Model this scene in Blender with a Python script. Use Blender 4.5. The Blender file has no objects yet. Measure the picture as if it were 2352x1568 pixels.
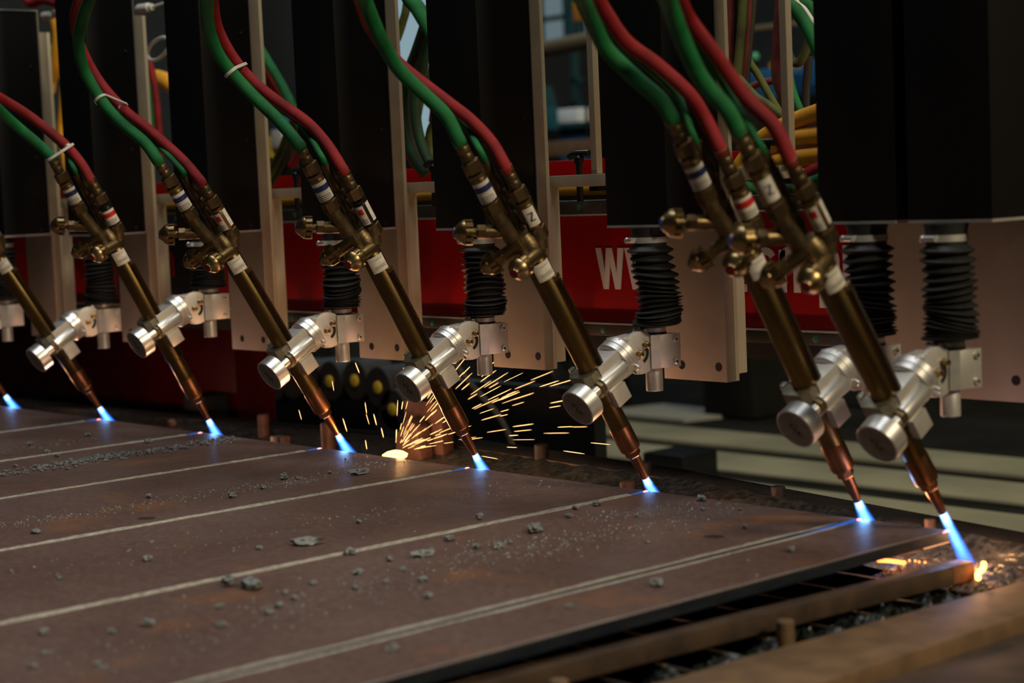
import bpy, bmesh, math, random
from mathutils import Vector, Matrix, Euler
random.seed(7)
R = math.radians
SC = bpy.context.scene
COL = SC.collection

# ------------------------------------------------------------------ camera
# world: x along the gantry, y along the cuts (away from the camera), z up, plate top at z = 0
cam_data = bpy.data.cameras.new('camera')
cam = bpy.data.objects.new('camera', cam_data)
COL.objects.link(cam)
YAW, PITCH, ROLL = 0.84441, 0.085166, 0.043748
fwd = Vector((-math.sin(YAW) * math.cos(PITCH), math.cos(YAW) * math.cos(PITCH), -math.sin(PITCH)))
right0 = Vector((math.cos(YAW), math.sin(YAW), 0))
down0 = fwd.cross(right0)
right = math.cos(ROLL) * right0 + math.sin(ROLL) * down0
down = -math.sin(ROLL) * right0 + math.cos(ROLL) * down0
cam.matrix_world = Matrix(((right.x, -down.x, -fwd.x, 2.015),
                           (right.y, -down.y, -fwd.y, -2.0512),
                           (right.z, -down.z, -fwd.z, 0.4901), (0, 0, 0, 1)))
cam_data.sensor_width = 36.0
cam_data.lens = 36.0 * 4260.25 / 2352.0
cam_data.clip_start = 0.05
cam_data.clip_end = 60
cam_data.dof.use_dof = True
cam_data.dof.focus_distance = 3.15
cam_data.dof.aperture_fstop = 3.6
SC.camera = cam

# ------------------------------------------------------------------ world, lights, exposure
world = bpy.data.worlds.new('workshop_air')
SC.world = world
world.use_nodes = True
wb = world.node_tree.nodes['Background']
wb.inputs[0].default_value = (0.62, 0.72, 0.80, 1)
wb.inputs[1].default_value = 0.012
SC.view_settings.view_transform = 'Standard'
SC.view_settings.look = 'None'
SC.view_settings.gamma = 1
SC.view_settings.use_curve_mapping = False
SC.view_settings.exposure = 0.0


def area(name, loc, target, sx, sy, power, color):
    d = bpy.data.lights.new(name, 'AREA')
    d.shape = 'RECTANGLE'
    d.size, d.size_y, d.energy, d.color = sx, sy, power, color
    o = bpy.data.objects.new(name, d)
    COL.objects.link(o)
    o.location = loc
    o.rotation_euler = (Vector(target) - Vector(loc)).to_track_quat('-Z', 'Y').to_euler()
    return o


def point(name, loc, power, color, radius=0.01):
    d = bpy.data.lights.new(name, 'POINT')
    d.energy, d.color, d.shadow_soft_size = power, color, radius
    o = bpy.data.objects.new(name, d)
    COL.objects.link(o)
    o.location = loc
    return o


# high bay lamps of the hall: a skylight over the table, a warm lamp to the right, and an added, unseen fill over the rear floor
area('hall_skylight', (-0.4, -0.75, 5.0), (-0.4, -0.75, 0), 4.0, 0.8, 98, (0.95, 0.97, 1.0))
area('hall_lamp', (8.0, -0.2, 5.0), (-0.4, 0.1, 0.3), 1.8, 1.2, 470, (1.0, 0.82, 0.55))
area('rear_floor_fill', (0.8, 1.9, 4.8), (0.0, 1.9, -0.4), 2.0, 0.8, 40, (1.0, 0.92, 0.66))

area('far_hall_fill', (-4.2, 3.2, 4.4), (-4.4, 4.2, 0.6), 1.6, 0.8, 42, (0.72, 0.90, 1.0))  # unseen cool fill, added to brighten the far background

# ------------------------------------------------------------------ measured positions
TORCH = [
    dict(tip=(-2.1925, 0.02, 0.026), bevel=33, slide=0.1753, pivot=(-2.1935, 0.0001, 0.222), rod=(-2.1865, 0.0333, 0.222)),
    dict(tip=(-1.7381, 0.0232, 0.0245), bevel=31.6, slide=0.1755, pivot=(-1.7389, 0.0079, 0.2211), rod=(-1.7318, 0.0412, 0.2211)),
    dict(tip=(-1.2807, 0.021, 0.0272), bevel=27.1, slide=0.2178, pivot=(-1.2817, 0.0019, 0.2621), rod=(-1.2747, 0.0352, 0.2621)),
    dict(tip=(-0.8339, 0.0249, 0.0279), bevel=30.9, slide=0.1808, pivot=(-0.8347, 0.0093, 0.2293), rod=(-0.8277, 0.0425, 0.2293)),
    dict(tip=(-0.4272, 0.02, 0.0235), bevel=28.7, slide=0.1782, pivot=(-0.4276, 0.0134, 0.223), rod=(-0.4205, 0.0467, 0.223)),
    dict(tip=(-0.0125, 0.0179, 0.0191), bevel=30.0, slide=0.1783, pivot=(-0.0131, 0.0067, 0.2185), rod=(-0.006, 0.0399, 0.2185)),
    dict(tip=(0.4081, 0.0113, 0.0252), bevel=29.6, slide=0.1683, pivot=(0.4079, 0.0065, 0.216), rod=(0.4149, 0.0397, 0.216)),
    dict(tip=(0.5549, 0.0044, 0.0249), bevel=33.2, slide=0.1714, pivot=(0.5539, -0.0141, 0.2176), rod=(0.561, 0.0191, 0.2176)),
]
HOSES = {
    (2, 'G'): [(-1.293, -0.2907, 0.5753), (-1.2932, -0.2934, 0.5806), (-1.3111, -0.3088, 0.605), (-1.3294, -0.3425, 0.6415), (-1.3032, -0.3938, 0.6744), (-1.2217, -0.4625, 0.6979), (-1.1321, -0.5381, 0.7536), (-1.0724, -0.5685, 0.8808), (-1.0724, -0.4685, 1.0408)],
    (2, 'R'): [(-1.2811, -0.215, 0.5295), (-1.2812, -0.2177, 0.5348), (-1.2998, -0.224, 0.5642), (-1.3298, -0.239, 0.6022), (-1.3724, -0.2618, 0.6411), (-1.4012, -0.2924, 0.6751), (-1.4151, -0.3307, 0.7022), (-1.3945, -0.3768, 0.7217), (-1.3486, -0.479, 0.7947), (-1.3181, -0.5272, 0.9334), (-1.3181, -0.4272, 1.0934)],
    (2, 'H'): [(-1.3117, -0.2262, 0.5392), (-1.3118, -0.229, 0.5445), (-1.3123, -0.2381, 0.5623), (-1.3529, -0.2324, 0.5971), (-1.3929, -0.2522, 0.636), (-1.419, -0.2798, 0.67), (-1.4323, -0.3173, 0.6971), (-1.4117, -0.3634, 0.7166), (-1.3658, -0.4656, 0.7896), (-1.3353, -0.5138, 0.9283), (-1.3353, -0.4138, 1.0883)],
    (3, 'G'): [(-0.8481, -0.3224, 0.5541), (-0.8483, -0.3255, 0.5593), (-0.879, -0.3304, 0.5903), (-0.9471, -0.3407, 0.6331), (-0.9856, -0.3554, 0.679), (-1.0001, -0.3744, 0.7312), (-0.9678, -0.3979, 0.7753), (-0.8977, -0.4257, 0.8069), (-0.8144, -0.4579, 0.828), (-0.7178, -0.4944, 0.8458), (-0.6256, -0.5093, 0.8929), (-0.5703, -0.4502, 0.9931), (-0.5703, -0.3502, 1.0931)],
    (3, 'R'): [(-0.836, -0.2438, 0.5135), (-0.8361, -0.2469, 0.5186), (-0.8836, -0.2506, 0.5569), (-0.9715, -0.2596, 0.613), (-1.0411, -0.2731, 0.6577), (-1.0955, -0.2909, 0.7144), (-1.1099, -0.3131, 0.7725), (-1.0846, -0.3396, 0.8185), (-1.0074, -0.3706, 0.8502), (-0.9259, -0.4059, 0.8718), (-0.8367, -0.4245, 0.9254), (-0.7832, -0.3677, 1.0295), (-0.7832, -0.2677, 1.1295)],
    (3, 'H'): [(-0.8666, -0.2557, 0.5223), (-0.8668, -0.2588, 0.5274), (-0.8673, -0.269, 0.5446), (-0.9946, -0.253, 0.6079), (-1.0616, -0.2635, 0.6526), (-1.1133, -0.2783, 0.7093), (-1.1271, -0.2997, 0.7674), (-1.1018, -0.3262, 0.8134), (-1.0246, -0.3572, 0.8451), (-0.9431, -0.3925, 0.8667), (-0.8539, -0.4111, 0.9203), (-0.8004, -0.3543, 1.0244), (-0.8004, -0.2543, 1.1244)],
    (4, 'G'): [(-0.4403, -0.3069, 0.5627), (-0.4405, -0.3097, 0.5679), (-0.483, -0.3159, 0.6069), (-0.5305, -0.3288, 0.6486), (-0.558, -0.3474, 0.6859), (-0.564, -0.3716, 0.7215), (-0.5409, -0.4016, 0.7609), (-0.4856, -0.4374, 0.7957), (-0.4121, -0.4788, 0.8133), (-0.3268, -0.5068, 0.8637), (-0.2756, -0.4557, 0.966), (-0.2756, -0.3557, 1.066)],
    (4, 'R'): [(-0.4283, -0.2299, 0.519), (-0.4284, -0.2328, 0.5243), (-0.4613, -0.2365, 0.5651), (-0.5013, -0.2456, 0.6036), (-0.5672, -0.259, 0.6442), (-0.6095, -0.2768, 0.6803), (-0.632, -0.299, 0.7225), (-0.6312, -0.3256, 0.7697), (-0.5922, -0.3565, 0.8086), (-0.5337, -0.3918, 0.8298), (-0.4519, -0.4211, 0.8895), (-0.4029, -0.3707, 0.9974), (-0.4029, -0.2707, 1.0974)],
    (4, 'H'): [(-0.4589, -0.2414, 0.5284), (-0.4591, -0.2443, 0.5336), (-0.4596, -0.2539, 0.5512), (-0.5244, -0.239, 0.5985), (-0.5877, -0.2494, 0.6391), (-0.6273, -0.2642, 0.6752), (-0.6492, -0.2856, 0.7174), (-0.6484, -0.3122, 0.7646), (-0.6094, -0.3431, 0.8035), (-0.5509, -0.3784, 0.8247), (-0.4691, -0.4077, 0.8844), (-0.4201, -0.3573, 0.9923), (-0.4201, -0.2573, 1.0923)],
    (5, 'G'): [(-0.0263, -0.3211, 0.5507), (-0.0264, -0.3241, 0.5559), (-0.0412, -0.332, 0.5899), (-0.0667, -0.3486, 0.6215), (-0.0922, -0.3731, 0.6593), (-0.0872, -0.4053, 0.6975), (-0.0699, -0.4453, 0.7516), (-0.0192, -0.4931, 0.7702), (0.0511, -0.5393, 0.8261), (0.0933, -0.4991, 0.9316), (0.0933, -0.3991, 1.0316)],
    (5, 'R'): [(-0.0142, -0.2432, 0.5088), (-0.0143, -0.2462, 0.514), (-0.0374, -0.2499, 0.549), (-0.0707, -0.2589, 0.5834), (-0.1047, -0.2724, 0.6118), (-0.1736, -0.2902, 0.6624), (-0.1977, -0.3124, 0.6972), (-0.2049, -0.3389, 0.7368), (-0.18, -0.3699, 0.7663), (-0.1494, -0.4052, 0.7877), (-0.0899, -0.4539, 0.8594), (-0.0542, -0.4151, 0.9744), (-0.0542, -0.3151, 1.0744)],
    (5, 'H'): [(-0.0448, -0.2549, 0.5179), (-0.045, -0.2579, 0.5231), (-0.0455, -0.2679, 0.5404), (-0.0938, -0.2523, 0.5783), (-0.1252, -0.2628, 0.6067), (-0.1914, -0.2776, 0.6573), (-0.2149, -0.299, 0.6921), (-0.2221, -0.3255, 0.7317), (-0.1972, -0.3565, 0.7612), (-0.1666, -0.3918, 0.7826), (-0.1071, -0.4405, 0.8543), (-0.0714, -0.4017, 0.9693), (-0.0714, -0.3017, 1.0693)],
    (6, 'G'): [(0.3945, -0.324, 0.5592), (0.3944, -0.3269, 0.5644), (0.3825, -0.3348, 0.5881), (0.3627, -0.3515, 0.6125), (0.3358, -0.376, 0.651), (0.3441, -0.4082, 0.6834), (0.3685, -0.4482, 0.7077), (0.4087, -0.496, 0.7238), (0.471, -0.5501, 0.7787), (0.5084, -0.5145, 0.8836), (0.5084, -0.4145, 0.9836)],
    (6, 'R'): [(0.4066, -0.2463, 0.5167), (0.4065, -0.2493, 0.5219), (0.3867, -0.2555, 0.5636), (0.3735, -0.2705, 0.5957), (0.341, -0.2933, 0.6346), (0.3155, -0.3239, 0.6674), (0.3088, -0.3622, 0.7173), (0.3376, -0.4083, 0.7348), (0.3881, -0.469, 0.7955), (0.4184, -0.4374, 0.904), (0.4184, -0.3374, 1.004)],
    (6, 'H'): [(0.376, -0.258, 0.5259), (0.3758, -0.261, 0.5311), (0.3753, -0.2708, 0.5485), (0.3504, -0.2639, 0.5906), (0.3205, -0.2837, 0.6295), (0.2977, -0.3113, 0.6623), (0.2916, -0.3488, 0.7122), (0.3204, -0.3949, 0.7297), (0.3709, -0.4556, 0.7904), (0.4012, -0.424, 0.8989), (0.4012, -0.324, 0.9989)],
    (7, 'G'): [(0.5396, -0.3637, 0.5367), (0.5394, -0.367, 0.5418), (0.5331, -0.3775, 0.566), (0.5165, -0.4003, 0.6013), (0.5213, -0.4343, 0.642), (0.5411, -0.4795, 0.6872), (0.5846, -0.5359, 0.7032), (0.6442, -0.5931, 0.7551), (0.6799, -0.5595, 0.8583), (0.6799, -0.4595, 0.9583)],
    (7, 'R'): [(0.5518, -0.2836, 0.4993), (0.5517, -0.2868, 0.5043), (0.5338, -0.293, 0.5452), (0.5013, -0.308, 0.5836), (0.4794, -0.3307, 0.6321), (0.4646, -0.3613, 0.677), (0.4851, -0.3996, 0.6967), (0.5168, -0.4457, 0.714), (0.571, -0.5044, 0.7736), (0.6035, -0.4716, 0.8813), (0.6035, -0.3716, 0.9813)],
    (7, 'H'): [(0.5211, -0.2958, 0.5076), (0.521, -0.299, 0.5126), (0.5204, -0.31, 0.5293), (0.4782, -0.3014, 0.5785), (0.4589, -0.3211, 0.627), (0.4468, -0.3487, 0.6719), (0.4679, -0.3862, 0.6916), (0.4996, -0.4323, 0.7089), (0.5538, -0.491, 0.7685), (0.5863, -0.4582, 0.8762), (0.5863, -0.3582, 0.9762)],
}
BACK_HOSES = [
    ('green', 0.01, [(-1.9892, 0.34, 0.8473), (-1.9701, 0.34, 0.7825), (-1.9684, 0.34, 0.7085), (-1.9656, 0.34, 0.6449), (-1.9497, 0.34, 0.5701)]),
    ('red', 0.0085, [(-1.9545, 0.32, 0.8546), (-1.9231, 0.32, 0.8104), (-1.9055, 0.32, 0.7362), (-1.9011, 0.32, 0.6525), (-1.8942, 0.32, 0.5895)]),
    ('yellow', 0.022, [(-2.3428, 0.55, 0.8041), (-2.2654, 0.55, 0.8044), (-2.1929, 0.55, 0.7767), (-2.1347, 0.55, 0.7281), (-2.1148, 0.55, 0.5256)]),
    ('yellow', 0.022, [(-2.7056, 0.5, 1.0155), (-2.6888, 0.5, 0.9541), (-2.7131, 0.5, 0.884), (-2.7621, 0.5, 0.8392)]),
    ('yellow', 0.018, [(-2.776, 0.5, 0.9253), (-2.7497, 0.5, 0.8747), (-2.7746, 0.5, 0.8035)]),
    ('yellow', 0.016, [(-2.6781, 0.5, 0.8092), (-2.6949, 0.5, 0.738), (-2.7078, 0.5, 0.6782), (-2.6787, 0.5, 0.5194)]),
    ('red', 0.012, [(-2.5393, 0.3, 1.2266), (-2.489, 0.3, 1.0287), (-2.3956, 0.3, 1.0135), (-2.3054, 0.3, 0.9934), (-2.2184, 0.3, 0.9685)]),
    ('green', 0.011, [(-1.436, 0.3, 0.821), (-1.3902, 0.3, 0.7698), (-1.3378, 0.3, 0.7095), (-1.2879, 0.3, 0.6316), (-1.2672, 0.3, 0.5932)]),
    ('red', 0.011, [(-1.4711, 0.32, 0.8003), (-1.4299, 0.32, 0.7491), (-1.3846, 0.32, 0.6935), (-1.3314, 0.32, 0.643), (-1.3041, 0.32, 0.5851)]),
    ('olive', 0.01, [(-1.3472, 0.36, 1.069), (-1.3552, 0.36, 0.9099), (-1.3522, 0.36, 0.8529), (-1.3518, 0.36, 0.7675), (-1.3678, 0.36, 0.6828), (-1.4147, 0.36, 0.6277), (-1.4624, 0.36, 0.5715), (-1.5373, 0.36, 0.515)]),
    ('olive', 0.008, [(-1.3065, 0.34, 0.867), (-1.3158, 0.34, 0.7646), (-1.3325, 0.34, 0.6713), (-1.3839, 0.34, 0.5977), (-1.4457, 0.34, 0.5325), (-1.4828, 0.34, 0.5043)]),
    ('red', 0.01, [(-1.4378, 0.42, 0.6574), (-1.461, 0.42, 0.5898), (-1.4988, 0.42, 0.5517)]),
    ('darkgreen', 0.011, [(-0.8352, 0.34, 1.0095), (-0.8673, 0.34, 0.8683), (-0.8991, 0.34, 0.8111), (-0.9308, 0.34, 0.7616), (-0.9707, 0.34, 0.7032), (-0.979, 0.34, 0.6329), (-0.9667, 0.34, 0.5702), (-0.9214, 0.34, 0.5154)]),
    ('dark', 0.011, [(-0.8583, 0.36, 1.0052), (-0.8852, 0.36, 0.8622), (-0.9103, 0.36, 0.8039), (-0.9427, 0.36, 0.7453), (-0.9749, 0.36, 0.6946), (-0.9868, 0.36, 0.6331), (-0.9702, 0.36, 0.5699), (-0.9313, 0.36, 0.524)]),
    ('darkgreen', 0.011, [(-0.7933, 0.33, 0.9782), (-0.8302, 0.33, 0.8387), (-0.8684, 0.33, 0.7823), (-0.8997, 0.33, 0.733), (-0.9244, 0.33, 0.6825), (-0.9256, 0.33, 0.6125), (-0.8996, 0.33, 0.55), (-0.8603, 0.33, 0.5224)]),
    ('olive', 0.01, [(-0.9279, 0.4, 0.7534), (-0.9661, 0.4, 0.7119), (-0.9979, 0.4, 0.6693), (-1.0156, 0.4, 0.6253)]),
    ('red', 0.01, [(-1.0934, 0.42, 0.7027), (-1.0829, 0.42, 0.647), (-1.0872, 0.42, 0.5921), (-1.0539, 0.42, 0.5448), (-1.0197, 0.42, 0.5162)]),
    ('olive', 0.01, [(-0.9125, 0.38, 0.6333), (-0.9427, 0.38, 0.6039), (-0.9482, 0.38, 0.5686), (-0.9333, 0.38, 0.5413)]),
    ('green', 0.016, [(-0.928, 0.3, 1.0365), (-0.906, 0.3, 0.8882), (-0.8682, 0.3, 0.8415), (-0.8308, 0.3, 0.7955), (-0.7999, 0.3, 0.7589)]),
    ('red', 0.01, [(-0.9635, 0.42, 0.694), (-0.9732, 0.42, 0.6587), (-0.9829, 0.42, 0.6233)]),
    ('olive', 0.009, [(-1.0637, 0.45, 1.0372), (-1.0872, 0.45, 0.8856), (-1.1054, 0.45, 0.8416), (-1.1276, 0.45, 0.8068)]),
    ('olive', 0.008, [(-0.2286, 0.5, 0.9312), (-0.2361, 0.5, 0.8009), (-0.2402, 0.5, 0.7547), (-0.2448, 0.5, 0.7005), (-0.2493, 0.5, 0.6461)]),
    ('dullred', 0.009, [(-0.2191, 0.5, 0.93), (-0.2257, 0.5, 0.7998), (-0.2295, 0.5, 0.7382), (-0.2354, 0.5, 0.6764)]),
    ('olive', 0.009, [(-0.2214, 0.52, 0.9314), (-0.2288, 0.52, 0.8008), (-0.2336, 0.52, 0.739), (-0.2412, 0.52, 0.6848), (-0.2447, 0.52, 0.6537)]),
    ('olive', 0.009, [(-0.186, 0.5, 0.9295), (-0.1948, 0.5, 0.8005), (-0.2011, 0.5, 0.7511), (-0.2096, 0.5, 0.6978), (-0.2178, 0.5, 0.6518)]),
    ('dullred', 0.009, [(-0.1951, 0.52, 0.9318), (-0.204, 0.52, 0.8021), (-0.2105, 0.52, 0.7447), (-0.2191, 0.52, 0.691), (-0.227, 0.52, 0.6525)]),
    ('dark', 0.01, [(-0.2004, 0.54, 0.9337), (-0.2109, 0.54, 0.8035), (-0.2196, 0.54, 0.7459), (-0.2306, 0.54, 0.6842), (-0.2364, 0.54, 0.6453)]),
    ('dullred', 0.009, [(-0.0613, 0.45, 0.9065), (-0.0694, 0.45, 0.7823), (-0.075, 0.45, 0.7385), (-0.0797, 0.45, 0.6943), (-0.0783, 0.45, 0.657), (-0.0681, 0.45, 0.6227), (-0.0455, 0.45, 0.5842)]),
    ('green', 0.0075, [(-0.0464, 0.44, 0.904), (-0.0505, 0.44, 0.7801), (-0.0513, 0.44, 0.7361), (-0.0522, 0.44, 0.6919), (-0.0469, 0.44, 0.6546), (-0.0387, 0.44, 0.6208), (-0.0229, 0.44, 0.5867)]),
    ('olive', 0.008, [(-0.0933, 0.46, 0.6881), (-0.0919, 0.46, 0.6505), (-0.0769, 0.46, 0.612), (-0.0587, 0.46, 0.5826)]),
    ('olive', 0.008, [(-0.1135, 0.5, 0.9312), (-0.1124, 0.5, 0.8034), (-0.1073, 0.5, 0.735), (-0.0925, 0.5, 0.6885), (-0.0783, 0.5, 0.6761), (-0.0634, 0.5, 0.6862), (-0.0457, 0.5, 0.7221), (-0.0165, 0.5, 0.7933)]),
    ('dullred', 0.007, [(-0.2813, 0.6, 0.6444), (-0.2439, 0.6, 0.6539), (-0.2074, 0.6, 0.6554)]),
    ('olive', 0.007, [(-0.2497, 0.55, 0.7331), (-0.2306, 0.55, 0.6922), (-0.2109, 0.55, 0.6672), (-0.1868, 0.55, 0.6303), (-0.1532, 0.55, 0.5816)]),
    ('olive', 0.007, [(-0.2192, 0.5, 0.6674), (-0.1748, 0.5, 0.6257), (-0.1452, 0.5, 0.6085), (-0.1114, 0.5, 0.5836), (-0.0829, 0.5, 0.5593)]),
    ('dark', 0.008, [(-0.2129, 0.7, 0.7005), (-0.2213, 0.7, 0.6446), (-0.2255, 0.7, 0.5881)]),
    ('green', 0.011, [(0.0715, 0.27, 0.8889), (0.0882, 0.27, 0.7708), (0.1136, 0.27, 0.741), (0.1344, 0.27, 0.7118), (0.1563, 0.27, 0.6727)]),
    ('green', 0.009, [(0.0895, 0.29, 0.8877), (0.1027, 0.29, 0.77), (0.1238, 0.29, 0.7474), (0.1447, 0.29, 0.7215)]),
    ('white', 0.005, [(0.0841, 0.28, 0.8879), (0.0994, 0.28, 0.77), (0.1229, 0.28, 0.7403), (0.1495, 0.28, 0.7039)]),
    ('yellow', 0.015, [(-0.0777, 0.33, 0.4882), (-0.0275, 0.33, 0.5372), (0.0297, 0.33, 0.5632), (0.1029, 0.33, 0.5818), (0.1646, 0.33, 0.5906)]),
    ('yellow', 0.015, [(-0.0781, 0.33, 0.4772), (-0.0237, 0.33, 0.5154), (0.0381, 0.33, 0.5414), (0.1016, 0.33, 0.5455), (0.1631, 0.33, 0.5494)]),
    ('yellow', 0.015, [(-0.0882, 0.33, 0.4702), (-0.0244, 0.33, 0.4973), (0.0368, 0.33, 0.5095), (0.1004, 0.33, 0.514), (0.1619, 0.33, 0.5136)]),
    ('red', 0.01, [(0.1013, 0.3, 0.4847), (0.1148, 0.3, 0.4898), (0.1326, 0.3, 0.4947)]),
    ('green', 0.01, [(-0.0284, 0.3, 0.4659), (0.0136, 0.3, 0.4576), (0.069, 0.3, 0.4632), (0.132, 0.3, 0.4788)]),
]
BIG_CRUMBS = [
    (-1.4732, -0.1545, 0.013, None, 'grey slag piece on the third strip from the left, farthest from camera'),
    (-1.4474, -0.298, 0.013, None, 'grey slag piece on the third strip from the left, second farthest from camera'),
    (-1.306, -0.3368, 0.012, None, 'grey slag piece on the third strip from the left, nearest to camera'),
    (-1.2532, -0.1393, 0.014, None, 'grey slag piece on the fourth strip from the left, farthest from camera'),
    (-1.241, -0.3477, 0.01, None, 'grey slag piece on the fourth strip from the left, second farthest from camera'),
    (-1.1935, -0.4618, 0.009, None, 'grey slag piece on the fourth strip from the left, nearest to camera'),
    (-0.541, -0.146, 0.02, 5, 'larger slag piece on the fourth strip from the near side, farthest from camera'),
    (-0.5953, -0.1703, 0.008, None, 'grey slag piece on the fourth strip from the near side, second farthest from camera'),
    (-0.5907, -0.2407, 0.008, None, 'grey slag piece on the fourth strip from the near side, third farthest from camera'),
    (-0.6175, -0.2507, 0.013, None, 'grey slag piece on the fourth strip from the near side, fourth farthest from camera'),
    (-0.6125, -0.2549, 0.014, None, 'grey slag piece on the fourth strip from the near side, fifth farthest from camera'),
    (-0.5595, -0.3334, 0.009, None, 'grey slag piece on the fourth strip from the near side, fourth nearest to camera'),
    (-0.5282, -0.4158, 0.013, None, 'grey slag piece on the fourth strip from the near side, third nearest to camera'),
    (-0.6507, -0.498, 0.01, None, 'grey slag piece on the fourth strip from the near side, second nearest to camera'),
    (-0.5138, -0.7721, 0.014, None, 'grey slag piece on the fourth strip from the near side, nearest to camera'),
    (0.1298, -0.0091, 0.014, None, 'grey slag piece on the second strip from the near side, farthest from camera'),
    (0.2277, -0.0339, 0.006, None, 'grey slag piece on the second strip from the near side, second farthest from camera'),
    (0.1837, -0.064, 0.007, None, 'grey slag piece on the second strip from the near side, third farthest from camera'),
    (0.0247, -0.127, 0.013, None, 'grey slag piece on the second strip from the near side, fourth farthest from camera'),
    (0.3249, -0.1344, 0.006, None, 'grey slag piece on the second strip from the near side, fifth farthest from camera'),
    (0.326, -0.1352, 0.007, None, 'grey slag piece on the second strip from the near side, sixth farthest from camera'),
    (0.1393, -0.1575, 0.007, None, 'grey slag piece on the second strip from the near side, seventh farthest from camera'),
    (0.0214, -0.1686, 0.01, None, 'grey slag piece on the second strip from the near side, eighth farthest from camera'),
    (0.0599, -0.2187, 0.012, None, 'grey slag piece on the second strip from the near side, ninth farthest from camera'),
    (0.2862, -0.2867, 0.006, None, 'grey slag piece on the second strip from the near side, tenth farthest from camera'),
    (0.0997, -0.3229, 0.02, 5, 'larger slag piece on the second strip from the near side, eleventh farthest from camera'),
    (0.1316, -0.3975, 0.006, None, 'grey slag piece on the second strip from the near side, twelfth farthest from camera'),
    (0.1463, -0.4306, 0.012, None, 'grey slag piece on the second strip from the near side, thirteenth farthest from camera'),
    (0.1476, -0.4324, 0.013, None, 'grey slag piece on the second strip from the near side, fourteenth farthest from camera'),
    (0.051, -0.4383, 0.014, None, 'grey slag piece on the second strip from the near side, fifteenth farthest from camera'),
    (0.124, -0.4522, 0.011, None, 'grey slag piece on the second strip from the near side, sixteenth farthest from camera'),
    (0.1034, -0.5284, 0.018, 5, 'larger slag piece on the second strip from the near side, None from camera'),
    (0.0924, -0.5762, 0.009, None, 'grey slag piece on the second strip from the near side, None from camera'),
    (0.0117, -0.5816, 0.016, None, 'grey slag piece on the second strip from the near side, None from camera'),
    (0.1582, -0.6047, 0.009, None, 'grey slag piece on the second strip from the near side, None from camera'),
    (0.2248, -0.6284, 0.012, None, 'grey slag piece on the second strip from the near side, None from camera'),
    (0.1257, -0.6537, 0.012, None, 'grey slag piece on the second strip from the near side, None from camera'),
    (0.1946, -0.6629, 0.008, None, 'grey slag piece on the second strip from the near side, None from camera'),
    (0.3046, -0.6829, 0.01, None, 'grey slag piece on the second strip from the near side, None from camera'),
    (0.1947, -0.7097, 0.008, None, 'grey slag piece on the second strip from the near side, None from camera'),
    (0.1272, -0.7254, 0.01, None, 'grey slag piece on the second strip from the near side, None from camera'),
    (0.1465, -0.7806, 0.008, None, 'grey slag piece on the second strip from the near side, None from camera'),
    (0.0796, -0.7858, 0.024, 5, 'larger slag piece on the second strip from the near side, sixteenth nearest to camera'),
    (0.1804, -0.7908, 0.008, None, 'grey slag piece on the second strip from the near side, fifteenth nearest to camera'),
    (0.0444, -0.7953, 0.017, None, 'larger slag piece on the second strip from the near side, fourteenth nearest to camera'),
    (0.1991, -0.8257, 0.009, None, 'grey slag piece on the second strip from the near side, thirteenth nearest to camera'),
    (0.1995, -0.8266, 0.009, None, 'grey slag piece on the second strip from the near side, twelfth nearest to camera'),
    (0.2176, -0.8533, 0.009, None, 'grey slag piece on the second strip from the near side, eleventh nearest to camera'),
    (0.2177, -0.8539, 0.009, None, 'grey slag piece on the second strip from the near side, tenth nearest to camera'),
    (0.1458, -0.8742, 0.01, None, 'grey slag piece on the second strip from the near side, ninth nearest to camera'),
    (0.2295, -0.9271, 0.01, None, 'grey slag piece on the second strip from the near side, eighth nearest to camera'),
    (0.1552, -0.9791, 0.013, None, 'grey slag piece on the second strip from the near side, seventh nearest to camera'),
    (0.1559, -1.026, 0.009, None, 'grey slag piece on the second strip from the near side, sixth nearest to camera'),
    (0.0915, -1.0766, 0.012, None, 'grey slag piece on the second strip from the near side, fifth nearest to camera'),
    (0.2676, -1.1076, 0.008, None, 'grey slag piece on the second strip from the near side, fourth nearest to camera'),
    (0.2873, -1.1092, 0.008, None, 'grey slag piece on the second strip from the near side, third nearest to camera'),
    (0.1791, -1.1202, 0.008, None, 'grey slag piece on the second strip from the near side, second nearest to camera'),
    (0.2234, -1.1586, 0.009, None, 'grey slag piece on the second strip from the near side, nearest to camera'),
    (-0.038, -0.3063, 0.012, None, 'grey slag piece on the third strip from the near side, farthest from camera'),
    (-0.1656, -0.4319, 0.009, None, 'grey slag piece on the third strip from the near side, second farthest from camera'),
    (-0.0957, -0.5751, 0.024, 5, 'larger slag piece on the third strip from the near side, third farthest from camera'),
    (-0.1213, -0.6379, 0.009, None, 'grey slag piece on the third strip from the near side, third nearest to camera'),
    (-0.1861, -0.7761, 0.013, None, 'grey slag piece on the third strip from the near side, second nearest to camera'),
    (-0.1758, -0.9135, 0.007, None, 'grey slag piece on the third strip from the near side, nearest to camera'),
    (0.4798, -0.2205, 0.01, None, 'grey slag piece on the nearest strip, farthest from camera'),
    (0.4808, -0.4724, 0.015, None, 'grey slag piece on the nearest strip, second farthest from camera'),
    (0.4804, -0.6167, 0.008, None, 'grey slag piece on the nearest strip, second nearest to camera'),
    (0.4724, -0.8693, 0.014, None, 'grey slag piece on the nearest strip, nearest to camera'),
]
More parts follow.
